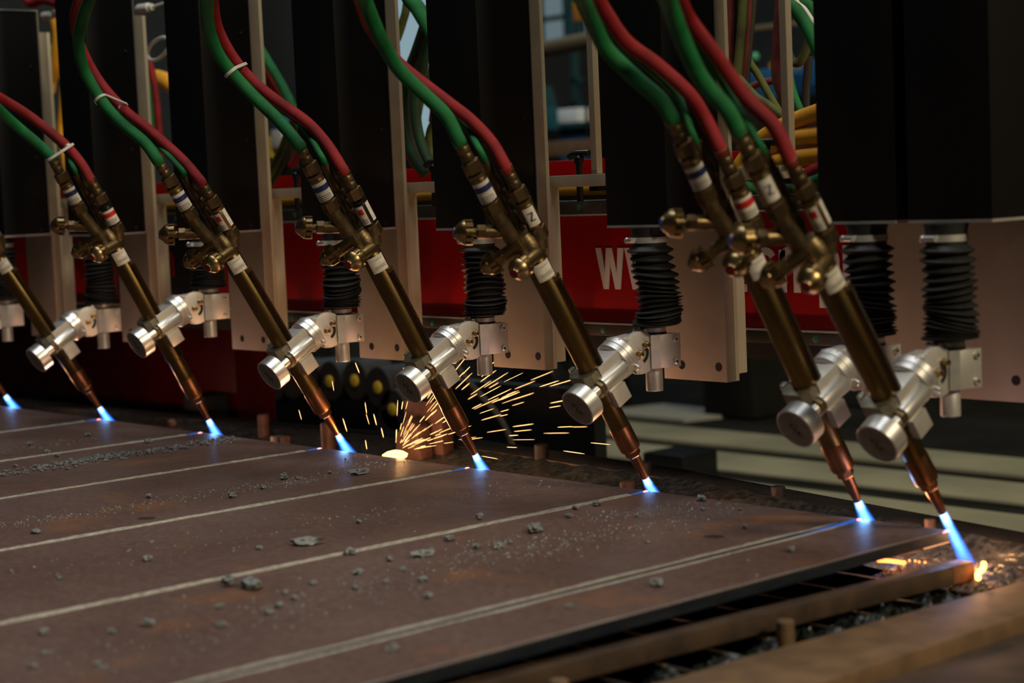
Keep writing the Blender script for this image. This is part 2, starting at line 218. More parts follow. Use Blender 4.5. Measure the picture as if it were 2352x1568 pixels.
TRAILS = [
    (-1.116, -0.531, -1.14, 0.014, 0.018, 420),
    (-1.135, -0.443, -1.157, -0.236, 0.012, 180),
    (-1.158, -0.088, -1.14, 0.014, 0.015, 120),
    (-0.62, -0.777, -0.577, -0.2, 0.022, 330),
    (-0.578, -0.281, -0.631, -0.005, 0.025, 150),
    (-1.404, -0.388, -1.455, -0.135, 0.02, 60),
    (-0.243, -0.964, -0.234, -0.596, 0.05, 60),
    (-0.231, -0.385, -0.193, -0.128, 0.03, 90),
    (0.194, -0.507, 0.204, 0.044, 0.035, 420),
    (0.088, -0.207, 0.149, 0.008, 0.02, 160),
    (0.204, -1.187, 0.234, -0.814, 0.06, 110),
    (0.2, -0.84, 0.179, -0.377, 0.05, 220),
    (0.124, -0.524, 0.098, -0.36, 0.03, 80),
    (-0.297, -0.045, -0.165, -0.011, 0.03, 50),
    (-0.74, -0.042, -0.61, -0.021, 0.03, 30),
    (-0.273, -0.5, -0.157, -0.377, 0.05, 40),
    (0.531, -0.531, 0.505, -0.178, 0.05, 12),
]
BACK_WHERE = [
    'beside the second lifter post',
    'beside the second lifter post',
    'beside the second lifter post',
    'in the dark gap at the top left, second from left',
    'in the dark gap at the top left, first from left',
    'in the dark gap at the top left, third from left',
    'in the dark gap at the top left',
    'in the gap beside the third lifter cover',
    'in the gap beside the third lifter cover, first from left',
    'in the gap beside the third lifter cover, first from left',
    'in the gap beside the third lifter cover, second from left',
    'in the gap beside the third lifter cover, second from left',
    'in the gap beside the fourth lifter cover, first from left',
    'in the gap beside the fourth lifter cover',
    'in the gap beside the fourth lifter cover, second from left',
    'in the gap beside the fourth lifter cover, second from left',
    'in the gap beside the fourth lifter cover, first from left',
    'in the gap beside the fourth lifter cover, third from left',
    'in the gap beside the fourth lifter cover',
    'in the gap beside the fourth lifter cover, second from left',
    'in the gap beside the fourth lifter cover, first from left',
    'left of the rightmost covers, first from left',
    'left of the rightmost covers, first from left',
    'left of the rightmost covers, third from left',
    'left of the rightmost covers, fifth from left',
    'left of the rightmost covers, third from left',
    'left of the rightmost covers, first from left',
    'left of the rightmost covers, fourth from left',
    'left of the rightmost covers, third from left',
    'left of the rightmost covers, sixth from left',
    'left of the rightmost covers, seventh from left',
    'left of the rightmost covers, second from left',
    'left of the rightmost covers, fourth from left',
    'left of the rightmost covers, second from left',
    'left of the rightmost covers, second from left',
    'left of the rightmost covers, second from left',
    'left of the rightmost covers, fourth from left',
    'left of the rightmost covers',
    'left of the rightmost covers, second from left',
    'left of the rightmost covers, third from left',
    'left of the rightmost covers, first from left',
    'left of the rightmost covers',
    'left of the rightmost covers, first from left',
]
PLUGS = [(-2.3661, 0.3, 0.9717), (-1.8941, 0.3, 0.9441)]
LOOP = (-1.7176, 0.2, 0.8312)
CHAIN = [(-2.526, -0.085), (-2.434, -0.061), (-2.333, -0.043), (-2.237, -0.031), (-2.149, -0.024), (-2.058, -0.024), (-1.944, -0.016), (-1.844, -0.029), (-1.786, -0.084), (-1.812, -0.137)]
CHAIN_DOTS = (1, 5, 6, 7, 8)

# ------------------------------------------------------------------ materials
MAT = {}


def nodes_of(name):
    m = bpy.data.materials.new(name)
    m.use_nodes = True
    nt = m.node_tree
    nt.nodes.clear()
    out = nt.nodes.new('ShaderNodeOutputMaterial')
    MAT[name] = m
    return m, nt, out


def ramp(nt, fac, stops):
    r = nt.nodes.new('ShaderNodeValToRGB')
    while len(r.color_ramp.elements) < len(stops):
        r.color_ramp.elements.new(0.5)
    for el, (p, c) in zip(r.color_ramp.elements, stops):
        el.position = p
        el.color = (c[0], c[1], c[2], 1)
    nt.links.new(fac, r.inputs[0])
    return r


def surf(name, color, rough=0.5, metal=0.0, color2=None, nscale=20, bump=0.0, bscale=200, spec=0.5, rough2=None,
         stretch=(1, 1, 1), contrast=(0.35, 0.65), coat=0.0):
    m, nt, out = nodes_of(name)
    p = nt.nodes.new('ShaderNodeBsdfPrincipled')
    p.inputs['Roughness'].default_value = rough
    p.inputs['Metallic'].default_value = metal
    p.inputs['Specular IOR Level'].default_value = spec
    p.inputs['Base Color'].default_value = (*color, 1)
    p.inputs['Coat Weight'].default_value = coat
    tc = nt.nodes.new('ShaderNodeTexCoord')
    mp = nt.nodes.new('ShaderNodeMapping')
    mp.inputs['Scale'].default_value = stretch
    nt.links.new(tc.outputs['Object'], mp.inputs[0])
    if color2 or rough2 is not None:
        n = nt.nodes.new('ShaderNodeTexNoise')
        n.inputs['Scale'].default_value = nscale
        n.inputs['Detail'].default_value = 6
        nt.links.new(mp.outputs[0], n.inputs['Vector'])
        if color2:
            rp = ramp(nt, n.outputs['Fac'], [(contrast[0], color), (contrast[1], color2)])
            nt.links.new(rp.outputs[0], p.inputs['Base Color'])
        if rough2 is not None:
            rr = ramp(nt, n.outputs['Fac'], [(contrast[0], (rough,) * 3), (contrast[1], (rough2,) * 3)])
            nt.links.new(rr.outputs[0], p.inputs['Roughness'])
    if bump:
        b = nt.nodes.new('ShaderNodeBump')
        b.inputs['Strength'].default_value = bump
        b.inputs['Distance'].default_value = 0.002
        n2 = nt.nodes.new('ShaderNodeTexNoise')
        n2.inputs['Scale'].default_value = bscale
        n2.inputs['Detail'].default_value = 4
        nt.links.new(mp.outputs[0], n2.inputs['Vector'])
        nt.links.new(n2.outputs['Fac'], b.inputs['Height'])
        nt.links.new(b.outputs[0], p.inputs['Normal'])
    nt.links.new(p.outputs[0], out.inputs[0])
    return m


def glow(name, color, strength):
    m, nt, out = nodes_of(name)
    e = nt.nodes.new('ShaderNodeEmission')
    e.inputs[0].default_value = (*color, 1)
    e.inputs[1].default_value = strength
    nt.links.new(e.outputs[0], out.inputs[0])
    return m


def hose_mat(name, color, dark):
    # woven textile cover: fine diagonal ribs from the hose's own UVs
    m, nt, out = nodes_of(name)
    p = nt.nodes.new('ShaderNodeBsdfPrincipled')
    p.inputs['Roughness'].default_value = 0.6
    p.inputs['Specular IOR Level'].default_value = 0.3
    uv = nt.nodes.new('ShaderNodeTexCoord')
    mp = nt.nodes.new('ShaderNodeMapping')
    mp.inputs['Rotation'].default_value = (0, 0, R(38))
    mp.inputs['Scale'].default_value = (1, 1, 1)
    nt.links.new(uv.outputs['UV'], mp.inputs[0])
    w = nt.nodes.new('ShaderNodeTexWave')
    w.inputs['Scale'].default_value = 1.5
    w.inputs['Distortion'].default_value = 0.4
    nt.links.new(mp.outputs[0], w.inputs['Vector'])
    n = nt.nodes.new('ShaderNodeTexNoise')
    n.inputs['Scale'].default_value = 25
    nt.links.new(uv.outputs['Object'], n.inputs['Vector'])
    rp = ramp(nt, n.outputs['Fac'], [(0.3, dark), (0.6, color)])
    nt.links.new(rp.outputs[0], p.inputs['Base Color'])
    b = nt.nodes.new('ShaderNodeBump')
    b.inputs['Strength'].default_value = 0.5
    b.inputs['Distance'].default_value = 0.0014
    nt.links.new(w.outputs['Fac'], b.inputs['Height'])
    nt.links.new(b.outputs[0], p.inputs['Normal'])
    nt.links.new(p.outputs[0], out.inputs[0])


def plate_mat(name):
    # hot rolled steel: purple brown mill scale, orange rust blooms, faint scratches
    m, nt, out = nodes_of(name)
    p = nt.nodes.new('ShaderNodeBsdfPrincipled')
    tc = nt.nodes.new('ShaderNodeTexCoord')
    g = nt.nodes.new('ShaderNodeNewGeometry')
    def noise(scale, detail=5, vec=None, rough=0.6):
        n = nt.nodes.new('ShaderNodeTexNoise')
        n.inputs['Scale'].default_value = scale
        n.inputs['Detail'].default_value = detail
        n.inputs['Roughness'].default_value = rough
        nt.links.new(vec or g.outputs['Position'], n.inputs['Vector'])
        return n.outputs['Fac']
    base = ramp(nt, noise(3.2), [(0.3, (0.125, 0.070, 0.058)), (0.72, (0.185, 0.118, 0.100))])
    fine = ramp(nt, noise(90, 8), [(0.35, (0.72, 0.72, 0.72)), (0.65, (1.1, 1.1, 1.1))])
    mul = nt.nodes.new('ShaderNodeMixRGB')
    mul.blend_type = 'MULTIPLY'
    mul.inputs[0].default_value = 1
    nt.links.new(base.outputs[0], mul.inputs[1])
    nt.links.new(fine.outputs[0], mul.inputs[2])
    rf = ramp(nt, noise(4.6, 7), [(0.57, (0, 0, 0)), (0.72, (0.85, 0.85, 0.85))])
    rust = nt.nodes.new('ShaderNodeMixRGB')
    nt.links.new(rf.outputs[0], rust.inputs[0])
    nt.links.new(mul.outputs[0], rust.inputs[1])
    rust.inputs[2].default_value = (0.27, 0.115, 0.045, 1)
    # dark oil spots
    of = ramp(nt, noise(9.0, 2), [(0.22, (1, 1, 1)), (0.30, (0, 0, 0))])
    oil = nt.nodes.new('ShaderNodeMixRGB')
    nt.links.new(of.outputs[0], oil.inputs[0])
    nt.links.new(rust.outputs[0], oil.inputs[1])
    oil.inputs[2].default_value = (0.04, 0.03, 0.028, 1)
    nt.links.new(oil.outputs[0], p.inputs['Base Color'])
    rr = ramp(nt, noise(30, 6), [(0.3, (0.40,) * 3), (0.75, (0.56,) * 3)])
    nt.links.new(rr.outputs[0], p.inputs['Roughness'])
    p.inputs['Metallic'].default_value = 0.12
    p.inputs['Specular IOR Level'].default_value = 0.40
    b = nt.nodes.new('ShaderNodeBump')
    b.inputs['Strength'].default_value = 0.12
    b.inputs['Distance'].default_value = 0.001
    nt.links.new(noise(160, 6), b.inputs['Height'])
    nt.links.new(b.outputs[0], p.inputs['Normal'])
    nt.links.new(p.outputs[0], out.inputs[0])


def flame_mat(name, length, r0, r1, strength):
    # burning gas: emissive volume, white hot core at the nozzle and blue mantle, fading along its length
    m, nt, out = nodes_of(name)
    tc = nt.nodes.new('ShaderNodeTexCoord')
    sep = nt.nodes.new('ShaderNodeSeparateXYZ')
    nt.links.new(tc.outputs['Object'], sep.inputs[0])
    def math_(op, a, b=None, clamp=False):
        n = nt.nodes.new('ShaderNodeMath')
        n.operation = op
        n.use_clamp = clamp
        for k, v in enumerate((a, b)):
            if v is None:
                continue
            if isinstance(v, (int, float)):
                n.inputs[k].default_value = v
            else:
                nt.links.new(v, n.inputs[k])
        return n.outputs[0]
    x, y, z = sep.outputs
    rad = math_('SQRT', math_('ADD', math_('MULTIPLY', x, x), math_('MULTIPLY', y, y)))
    t = math_('MULTIPLY', z, -1.0 / length)                       # 0 at the nozzle, 1 at the end
    rr = math_('ADD', math_('MULTIPLY', t, r1 - r0), r0)
    q = math_('DIVIDE', rad, rr)                                   # 0 axis .. 1 mantle
    body = math_('SUBTRACT', 1.0, math_('POWER', q, 2.0), True)
    fade = math_('POWER', math_('SUBTRACT', 1.0, t, True), 0.9)
    core = math_('MULTIPLY', math_('SUBTRACT', 1.0, math_('MULTIPLY', q, 1.25), True), math_('SUBTRACT', 1.0, math_('MULTIPLY', t, 1.5), True))
    cone = math_('SUBTRACT', 1.0, math_('MULTIPLY', t, 5.0), True)
    e1 = nt.nodes.new('ShaderNodeEmission')
    e1.inputs[0].default_value = (0.015, 0.17, 1.0, 1)
    nt.links.new(math_('MULTIPLY', math_('MULTIPLY', body, fade), strength), e1.inputs[1])
    e2 = nt.nodes.new('ShaderNodeEmission')
    e2.inputs[0].default_value = (0.30, 0.66, 1.0, 1)
    nt.links.new(math_('MULTIPLY', math_('ADD', core, math_('MULTIPLY', math_('MULTIPLY', cone, body), 2.2)), strength * 0.8), e2.inputs[1])
    ad = nt.nodes.new('ShaderNodeAddShader')
    nt.links.new(e1.outputs[0], ad.inputs[0])
    nt.links.new(e2.outputs[0], ad.inputs[1])
    nt.links.new(ad.outputs[0], out.inputs['Volume'])


plate_mat('plate_steel')
surf('cut_edge', (0.007, 0.014, 0.024), 0.42, 0.4, (0.024, 0.034, 0.046), 60, 0.4, 250, stretch=(1, 0.15, 1))
surf('slag_bead', (0.30, 0.28, 0.23), 0.7, 0.1, (0.46, 0.44, 0.38), 120, 0.6, 400)
surf('oil_dark', (0.030, 0.020, 0.018), 0.5)
surf('slag_dull', (0.26, 0.245, 0.225), 0.55, 0.3, (0.34, 0.32, 0.30), 120, 0.4, 400)
surf('slag_crumb', (0.17, 0.18, 0.177), 0.45, 0.3, (0.31, 0.33, 0.325), 160, 0.3, 500)
surf('slag_crust', (0.016, 0.017, 0.017), 0.26, 0.2, (0.06, 0.062, 0.060), 90, 1.0, 130)
surf('slag_brown', (0.035, 0.025, 0.02), 0.5, 0.1, (0.13, 0.085, 0.065), 110, 1.0, 160)
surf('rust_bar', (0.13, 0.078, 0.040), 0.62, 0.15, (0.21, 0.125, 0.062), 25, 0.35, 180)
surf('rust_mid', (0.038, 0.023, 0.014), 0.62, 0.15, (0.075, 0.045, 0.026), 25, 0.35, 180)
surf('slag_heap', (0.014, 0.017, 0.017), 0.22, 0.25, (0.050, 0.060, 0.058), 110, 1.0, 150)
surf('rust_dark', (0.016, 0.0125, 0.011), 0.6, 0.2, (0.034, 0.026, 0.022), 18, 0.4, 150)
surf('rust_red', (0.055, 0.023, 0.016), 0.65, 0.1, (0.10, 0.044, 0.030), 40, 0.5, 160)
surf('aluminium', (0.50, 0.485, 0.455), 0.42, 0.55, (0.58, 0.565, 0.53), 35, 0.06, 400)
surf('aluminium_bright', (0.64, 0.63, 0.60), 0.34, 0.8, (0.74, 0.73, 0.70), 60)
surf('aluminium_plate', (0.45, 0.385, 0.28), 0.46, 0.5, (0.36, 0.305, 0.215), 9, 0.08, 300)
surf('aluminium_post', (0.66, 0.59, 0.42), 0.5, 0.25, (0.52, 0.465, 0.32), 14, 0.08, 200, stretch=(1, 1, 0.15))
surf('brass', (0.26, 0.18, 0.085), 0.38, 1.0, (0.15, 0.10, 0.05), 60, 0.12, 300, rough2=0.5)
surf('brass_bright', (0.44, 0.31, 0.145), 0.33, 1.0, (0.27, 0.19, 0.085), 70, 0.08, 300)
surf('brass_dark', (0.11, 0.08, 0.042), 0.44, 0.9, (0.19, 0.135, 0.065), 80, 0.2, 300)
surf('tube_brass', (0.20, 0.128, 0.044), 0.32, 1.0, (0.075, 0.052, 0.024), 22, 0.05, 300, rough2=0.42, stretch=(1, 1, 0.25))
surf('copper', (0.38, 0.165, 0.085), 0.28, 1.0, (0.19, 0.09, 0.055), 40, 0.08, 300, rough2=0.42, stretch=(1, 1, 0.4))
surf('black_paint', (0.006, 0.006, 0.0065), 0.42, 0.0, spec=0.25)
surf('black_rubber', (0.014, 0.014, 0.014), 0.55, 0.0, (0.022, 0.022, 0.022), 60, 0.1, 300, spec=0.35)
surf('black_metal', (0.012, 0.012, 0.012), 0.35, 0.4)
surf('hole_black', (0.004, 0.004, 0.004), 0.8)
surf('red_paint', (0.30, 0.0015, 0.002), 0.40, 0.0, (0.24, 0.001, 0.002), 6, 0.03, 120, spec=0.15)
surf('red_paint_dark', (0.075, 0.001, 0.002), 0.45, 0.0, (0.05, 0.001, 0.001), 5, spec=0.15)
surf('white_paint', (0.62, 0.60, 0.57), 0.5)
surf('label_white', (0.70, 0.67, 0.60), 0.5, 0, (0.55, 0.51, 0.43), 90)
surf('label_blue', (0.01, 0.02, 0.11), 0.5)
surf('label_red', (0.50, 0.01, 0.012), 0.5)
surf('ink', (0.03, 0.03, 0.035), 0.6)
surf('cap_blue', (0.005, 0.09, 0.50), 0.35)
surf('cap_red', (0.22, 0.005, 0.006), 0.35)
surf('cap_plain', (0.33, 0.26, 0.13), 0.3, 1.0)
surf('emblem_dark', (0.10, 0.097, 0.075), 0.55, 0.3)
surf('aluminium_shaded', (0.30, 0.275, 0.205), 0.40, 0.7, (0.24, 0.215, 0.155), 35, 0.06, 400)  # front jaw's aluminium with its dark reflection put into the colour
surf('knob_face', (0.30, 0.29, 0.24), 0.5, 0.5, (0.22, 0.21, 0.17), 80, 0.1, 300)
surf('nylon_white', (0.62, 0.60, 0.55), 0.45)
surf('rail_steel', (0.14, 0.135, 0.125), 0.3, 0.85, (0.10, 0.095, 0.09), 30)
surf('plug_green', (0.012, 0.11, 0.05), 0.4)
surf('yellow_hose', (0.88, 0.42, 0.03), 0.5, 0, (0.72, 0.33, 0.022), 18, 0.25, 260)
surf('yellow_plug', (0.55, 0.40, 0.03), 0.5)
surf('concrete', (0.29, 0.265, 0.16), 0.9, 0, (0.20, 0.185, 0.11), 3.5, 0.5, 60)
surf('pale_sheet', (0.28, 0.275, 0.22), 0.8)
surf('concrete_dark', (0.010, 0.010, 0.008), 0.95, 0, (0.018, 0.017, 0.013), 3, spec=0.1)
surf('dark_wall', (0.045, 0.052, 0.050), 0.85, 0, (0.03, 0.036, 0.035), 2.2)
surf('teal_paint', (0.02, 0.12, 0.15), 0.5)
surf('teal_dark', (0.02, 0.07, 0.075), 0.5)
surf('blue_paint', (0.02, 0.12, 0.30), 0.5)
surf('orange_paint', (0.55, 0.22, 0.02), 0.5)
surf('brown_wood', (0.20, 0.12, 0.06), 0.7, 0, (0.14, 0.08, 0.04), 12)
surf('pipe_tan', (0.20, 0.165, 0.10), 0.5, 0.2)
surf('white_card', (0.80, 0.84, 0.86), 0.6)
surf('green_glass', (0.10, 0.42, 0.22), 0.3)
surf('pink_paint', (0.40, 0.07, 0.09), 0.5)
glow('window_sky', (0.55, 0.80, 0.92), 0.42)
glow('window_cyan', (0.16, 0.55, 0.64), 0.55)
glow('window_pale', (0.30, 0.42, 0.46), 0.36)
glow('lamp_white', (0.75, 0.92, 1.0), 0.9)
glow('molten_yellow', (1.0, 0.50, 0.10), 7)
glow('molten_orange', (1.0, 0.26, 0.05), 5)
glow('molten_pink', (1.0, 0.22, 0.20), 5)
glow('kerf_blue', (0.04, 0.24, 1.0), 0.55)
glow('ember_red', (0.9, 0.07, 0.01), 0.5)
glow('hot_edge', (1.0, 0.40, 0.16), 1.5)
glow('spark', (1.0, 0.50, 0.17), 3.0)
hose_mat('hose_green', (0.008, 0.165, 0.042), (0.005, 0.095, 0.024))
hose_mat('hose_red', (0.27, 0.011, 0.014), (0.16, 0.006, 0.008))
hose_mat('hose_olive', (0.10, 0.12, 0.03), (0.06, 0.06, 0.02))
hose_mat('hose_darkgreen', (0.012, 0.06, 0.022), (0.02, 0.025, 0.012))
hose_mat('hose_dark', (0.035, 0.028, 0.018), (0.02, 0.016, 0.012))
hose_mat('hose_dullred', (0.20, 0.035, 0.03), (0.11, 0.02, 0.016))
flame_mat('flame_gas', 0.085, 0.0060, 0.0195, 330)
flame_mat('flame_gas_long', 0.125, 0.0060, 0.0140, 380)


# ------------------------------------------------------------------ mesh helpers
class MB:
    """collects shapes in one coordinate frame and links them as ONE mesh object"""
    def __init__(s):
        s.v, s.f, s.uv = [], [], {}

    def add(s, verts, faces):
        o = len(s.v)
        s.v += [tuple(v) for v in verts]
        s.f += [tuple(i + o for i in f) for f in faces]
        return s

    def box(s, x0, x1, y0, y1, z0, z1):
        v = [(x, y, z) for z in (z0, z1) for y in (y0, y1) for x in (x0, x1)]
        return s.add(v, [(0, 2, 3, 1), (4, 5, 7, 6), (0, 1, 5, 4), (2, 6, 7, 3), (0, 4, 6, 2), (1, 3, 7, 5)])

    def lathe(s, prof, origin=(0, 0, 0), axis=(0, 0, 1), seg=24, rfun=None):
        """prof: (radius, height) pairs along axis"""
        a = Vector(axis).normalized()
        q = a.to_track_quat('Z', 'X')
        o = Vector(origin)
        vs, fs = [], []
        for r, h in prof:
            for k in range(seg):
                t = 2 * math.pi * k / seg
                rr = r * (rfun(t, h) if rfun else 1)
                vs.append(o + q @ Vector((rr * math.cos(t), rr * math.sin(t), h)))
        n = len(prof)
        for i in range(n - 1):
            for k in range(seg):
                k2 = (k + 1) % seg
                fs.append((i * seg + k, i * seg + k2, (i + 1) * seg + k2, (i + 1) * seg + k))
        fs.append(tuple(range(seg - 1, -1, -1)))
        fs.append(tuple((n - 1) * seg + k for k in range(seg)))
        return s.add(vs, fs)

    def cyl(s, p0, p1, r0, r1=None, seg=20):
        p0, p1 = Vector(p0), Vector(p1)
        d = p1 - p0
        return s.lathe([(r0, 0), (r0 if r1 is None else r1, d.length)], p0, d, seg)

    def hexnut(s, p0, p1, r):
        p0, p1 = Vector(p0), Vector(p1)
        L = (p1 - p0).length
        c = min(0.0016, L * 0.2)
        return s.lathe([(r * 0.88, 0), (r, c), (r, L - c), (r * 0.88, L)], p0, p1 - p0, 6)

    def prism(s, poly, a0, a1, axis='x'):
        """poly in the two other axes (cyclic order), extruded along axis"""
        n = len(poly)
        def mk(a, p):
            return {'x': (a, p[0], p[1]), 'y': (p[0], a, p[1]), 'z': (p[0], p[1], a)}[axis]
        v = [mk(a0, p) for p in poly] + [mk(a1, p) for p in poly]
        f = [tuple(range(n)), tuple(range(2 * n - 1, n - 1, -1))]
        f += [(k, n + k, n + (k + 1) % n, (k + 1) % n) for k in range(n)]
        return s.add(v, f)

    def tube(s, pts, r, seg=12, closed=False, rs=None):
        pts = [Vector(p) for p in pts]
        n = len(pts)
        tang = []
        for i in range(n):
            a = pts[(i - 1) % n] if (closed or i > 0) else pts[i]
            b = pts[(i + 1) % n] if (closed or i < n - 1) else pts[i]
            tang.append((b - a).normalized())
        up = Vector((0, 0, 1))
        if abs(tang[0].dot(up)) > 0.9:
            up = Vector((1, 0, 0))
        nrm = (up - tang[0] * up.dot(tang[0])).normalized()
        vs, fs = [], []
        dist = 0
        base = len(s.v)
        for i in range(n):
            nrm = (nrm - tang[i] * nrm.dot(tang[i])).normalized()
            bi = tang[i].cross(nrm)
            rr = rs[i] if rs else r
            if i:
                dist += (pts[i] - pts[i - 1]).length
            for k in range(seg):
                t = 2 * math.pi * k / seg
                vs.append(pts[i] + (nrm * math.cos(t) + bi * math.sin(t)) * rr)
                s.uv[base + i * seg + k] = (k / seg * 2 * math.pi * r * 100, dist * 100)
        m = n if closed else n - 1
        for i in range(m):
            j = (i + 1) % n
            for k in range(seg):
                k2 = (k + 1) % seg
                fs.append((i * seg + k, i * seg + k2, j * seg + k2, j * seg + k))
        if not closed:
            fs.append(tuple(range(seg - 1, -1, -1)))
            fs.append(tuple((n - 1) * seg + k for k in range(seg)))
        return s.add(vs, fs)

    def patch(s, r, z0, z1, a0, a1, cx=0.0, cy=0.0, seg=8, th=0.0003):
        """curved sticker on a cylinder around a local z axis, with thickness"""
        vs, fs = [], []
        for rr in (r, r + th):
            for k in range(seg + 1):
                t = a0 + (a1 - a0) * k / seg
                for z in (z0, z1):
                    vs.append((cx + rr * math.cos(t), cy + rr * math.sin(t), z))
        m = 2 * (seg + 1)
        for k in range(seg):
            i = 2 * k
            fs.append((m + i, m + i + 2, m + i + 3, m + i + 1))
            fs.append((i, i + 1, i + 3, i + 2))
            fs.append((i, i + 2, m + i + 2, m + i))
            fs.append((i + 1, m + i + 1, m + i + 3, i + 3))
        fs.append((0, m, m + 1, 1))
        fs.append((2 * seg, 2 * seg + 1, m + 2 * seg + 1, m + 2 * seg))
        return s.add(vs, fs)

    def mesh(s, name, mat, bevel=0.0, smooth=True):
        me = bpy.data.meshes.new(name)
        me.from_pydata(s.v, [], s.f)
        if s.uv:
            lay = me.uv_layers.new(name='uv')
            for lp in me.loops:
                lay.data[lp.index].uv = s.uv.get(lp.vertex_index, (0, 0))
        bm = bmesh.new()
        bm.from_mesh(me)
        bmesh.ops.recalc_face_normals(bm, faces=bm.faces)
        if bevel:
            ed = [e for e in bm.edges if len(e.link_faces) == 2 and e.calc_face_angle(0) > R(30)]
            bmesh.ops.bevel(bm, geom=ed, offset=bevel, segments=2, profile=0.6, affect='EDGES', clamp_overlap=True)
        bm.to_mesh(me)
        bm.free()
        me.materials.append(MAT[mat])
        if smooth:
            me.shade_smooth()
            me.set_sharp_from_angle(angle=R(35))
        return me

    def build(s, name, mat, parent=None, bevel=0.0, smooth=True, loc=None, rot=None):
        return link(name, s.mesh(name, mat, bevel, smooth), parent, loc, rot)


def link(name, me, parent=None, loc=None, rot=None):
    o = bpy.data.objects.new(name, me)
    COL.objects.link(o)
    if parent:
        o.parent = parent
    if loc is not None:
        o.location = loc
    if rot is not None:
        o.rotation_euler = rot
    return o


def tag(o, label=None, cat=None, group=None, kind=None):
    if label:
        o['label'] = label
    if cat:
        o['category'] = cat
    if group:
        o['group'] = group
    if kind:
        o['kind'] = kind
    return o


def thing(name, label, cat, loc=(0, 0, 0), rot=(0, 0, 0), group=None):
    o = link(name, None, None, loc, rot)
    o.empty_display_size = 0.05
    return tag(o, label, cat, group)


def struct(o):
    o['kind'] = 'structure'
    return o


def smooth_path(pts, sub=8):
    P = [Vector(p) for p in pts]
    P = [P[0] * 2 - P[1]] + P + [P[-1] * 2 - P[-2]]
    out = []
    for i in range(1, len(P) - 2):
        a, b, c, d = P[i - 1:i + 3]
        for k in range(sub):
            t = k / sub
            out.append(0.5 * ((2 * b) + (c - a) * t + (2 * a - 5 * b + 4 * c - d) * t * t + (3 * b - a - 3 * c + d) * t ** 3))
    out.append(P[-2])
    return out


def lumps(nu, nv, size, height, seed):
    """height field grid with noisy relief (slag heaps)"""
    from mathutils import noise
    vs, fs = [], []
    off = Vector((seed * 3.7, seed * 1.3, 0))
    for j in range(nv):
        for i in range(nu):
            x, y = size[0] * i / (nu - 1), size[1] * j / (nv - 1)
            h = noise.fractal(Vector((x * 22, y * 22, 0)) + off, 0.9, 2.1, 5)
            h2 = abs(noise.noise(Vector((x * 130, y * 130, 3)) + off))
            vs.append((x, y, height * (0.55 * h + 0.35 * h2)))
    for j in range(nv - 1):
        for i in range(nu - 1):
            fs.append((j * nu + i, j * nu + i + 1, (j + 1) * nu + i + 1, (j + 1) * nu + i))
    return vs, fs


ORD = ['leftmost', 'second from the left', 'third from the left', 'fourth from the left',
       'fifth from the left', 'third from the right', 'second from the right', 'rightmost']
PSI = R(3)          # yaw of the torches
PSI_B = R(12)        # yaw of their brackets

# ------------------------------------------------------------------ the setting
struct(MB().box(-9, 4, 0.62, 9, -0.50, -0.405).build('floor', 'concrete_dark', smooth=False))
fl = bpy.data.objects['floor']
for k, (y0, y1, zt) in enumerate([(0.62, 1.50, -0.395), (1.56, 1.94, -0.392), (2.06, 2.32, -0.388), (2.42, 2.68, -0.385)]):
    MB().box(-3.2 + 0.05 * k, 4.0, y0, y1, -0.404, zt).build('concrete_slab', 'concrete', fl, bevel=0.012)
struct(MB().box(-12, 4, 9.0, 9.2, -0.5, 4.5).build('wall_back', 'dark_wall', smooth=False))
struct(MB().box(-9.2, -9.0, -1.0, 9.0, -0.5, 4.5).build('wall_left', 'dark_wall', smooth=False))
struct(MB().box(-4, 4, 0.5, 0.62, -0.9, -0.42).build('trim_1', 'concrete_dark', smooth=False))

# ------------------------------------------------------------------ cut plate strips
KERF = [-2.19, -1.712, -1.290, -0.868, -0.432, -0.001, 0.4135, 0.5605]
EDGE_Y = 0.012
TH = 0.015


def bead(x, side, y0, y1, width, hgt, seed, gapy=0.0):
    """ragged line of re-solidified slag along a cut edge"""
    rnd = random.Random(seed)
    n = int((y1 - y0) / 0.012)
    vs, fs = [], []
    m = 5
    ph = rnd.random() * 9
    for i in range(n + 1):
        y = y0 + (y1 - y0) * i / n
        wv = width * (0.75 + 0.25 * math.sin(y * 31 + ph) * math.sin(y * 7 + 2 * ph) + 0.30 * rnd.random())
        hv = hgt * (0.7 + 0.6 * rnd.random())
        for k in range(m):
            t = k / (m - 1)
            vs.append((x + side * (t * wv), y + rnd.uniform(-.003, .003), hv * math.sin(math.pi * min(1, 0.15 + 0.85 * t)) if k else hv * 0.35))
    for i in range(n):
        for k in range(m - 1):
            a = i * m + k
            fs.append((a, a + 1, a + m + 1, a + m))
    return MB().add(vs, fs)


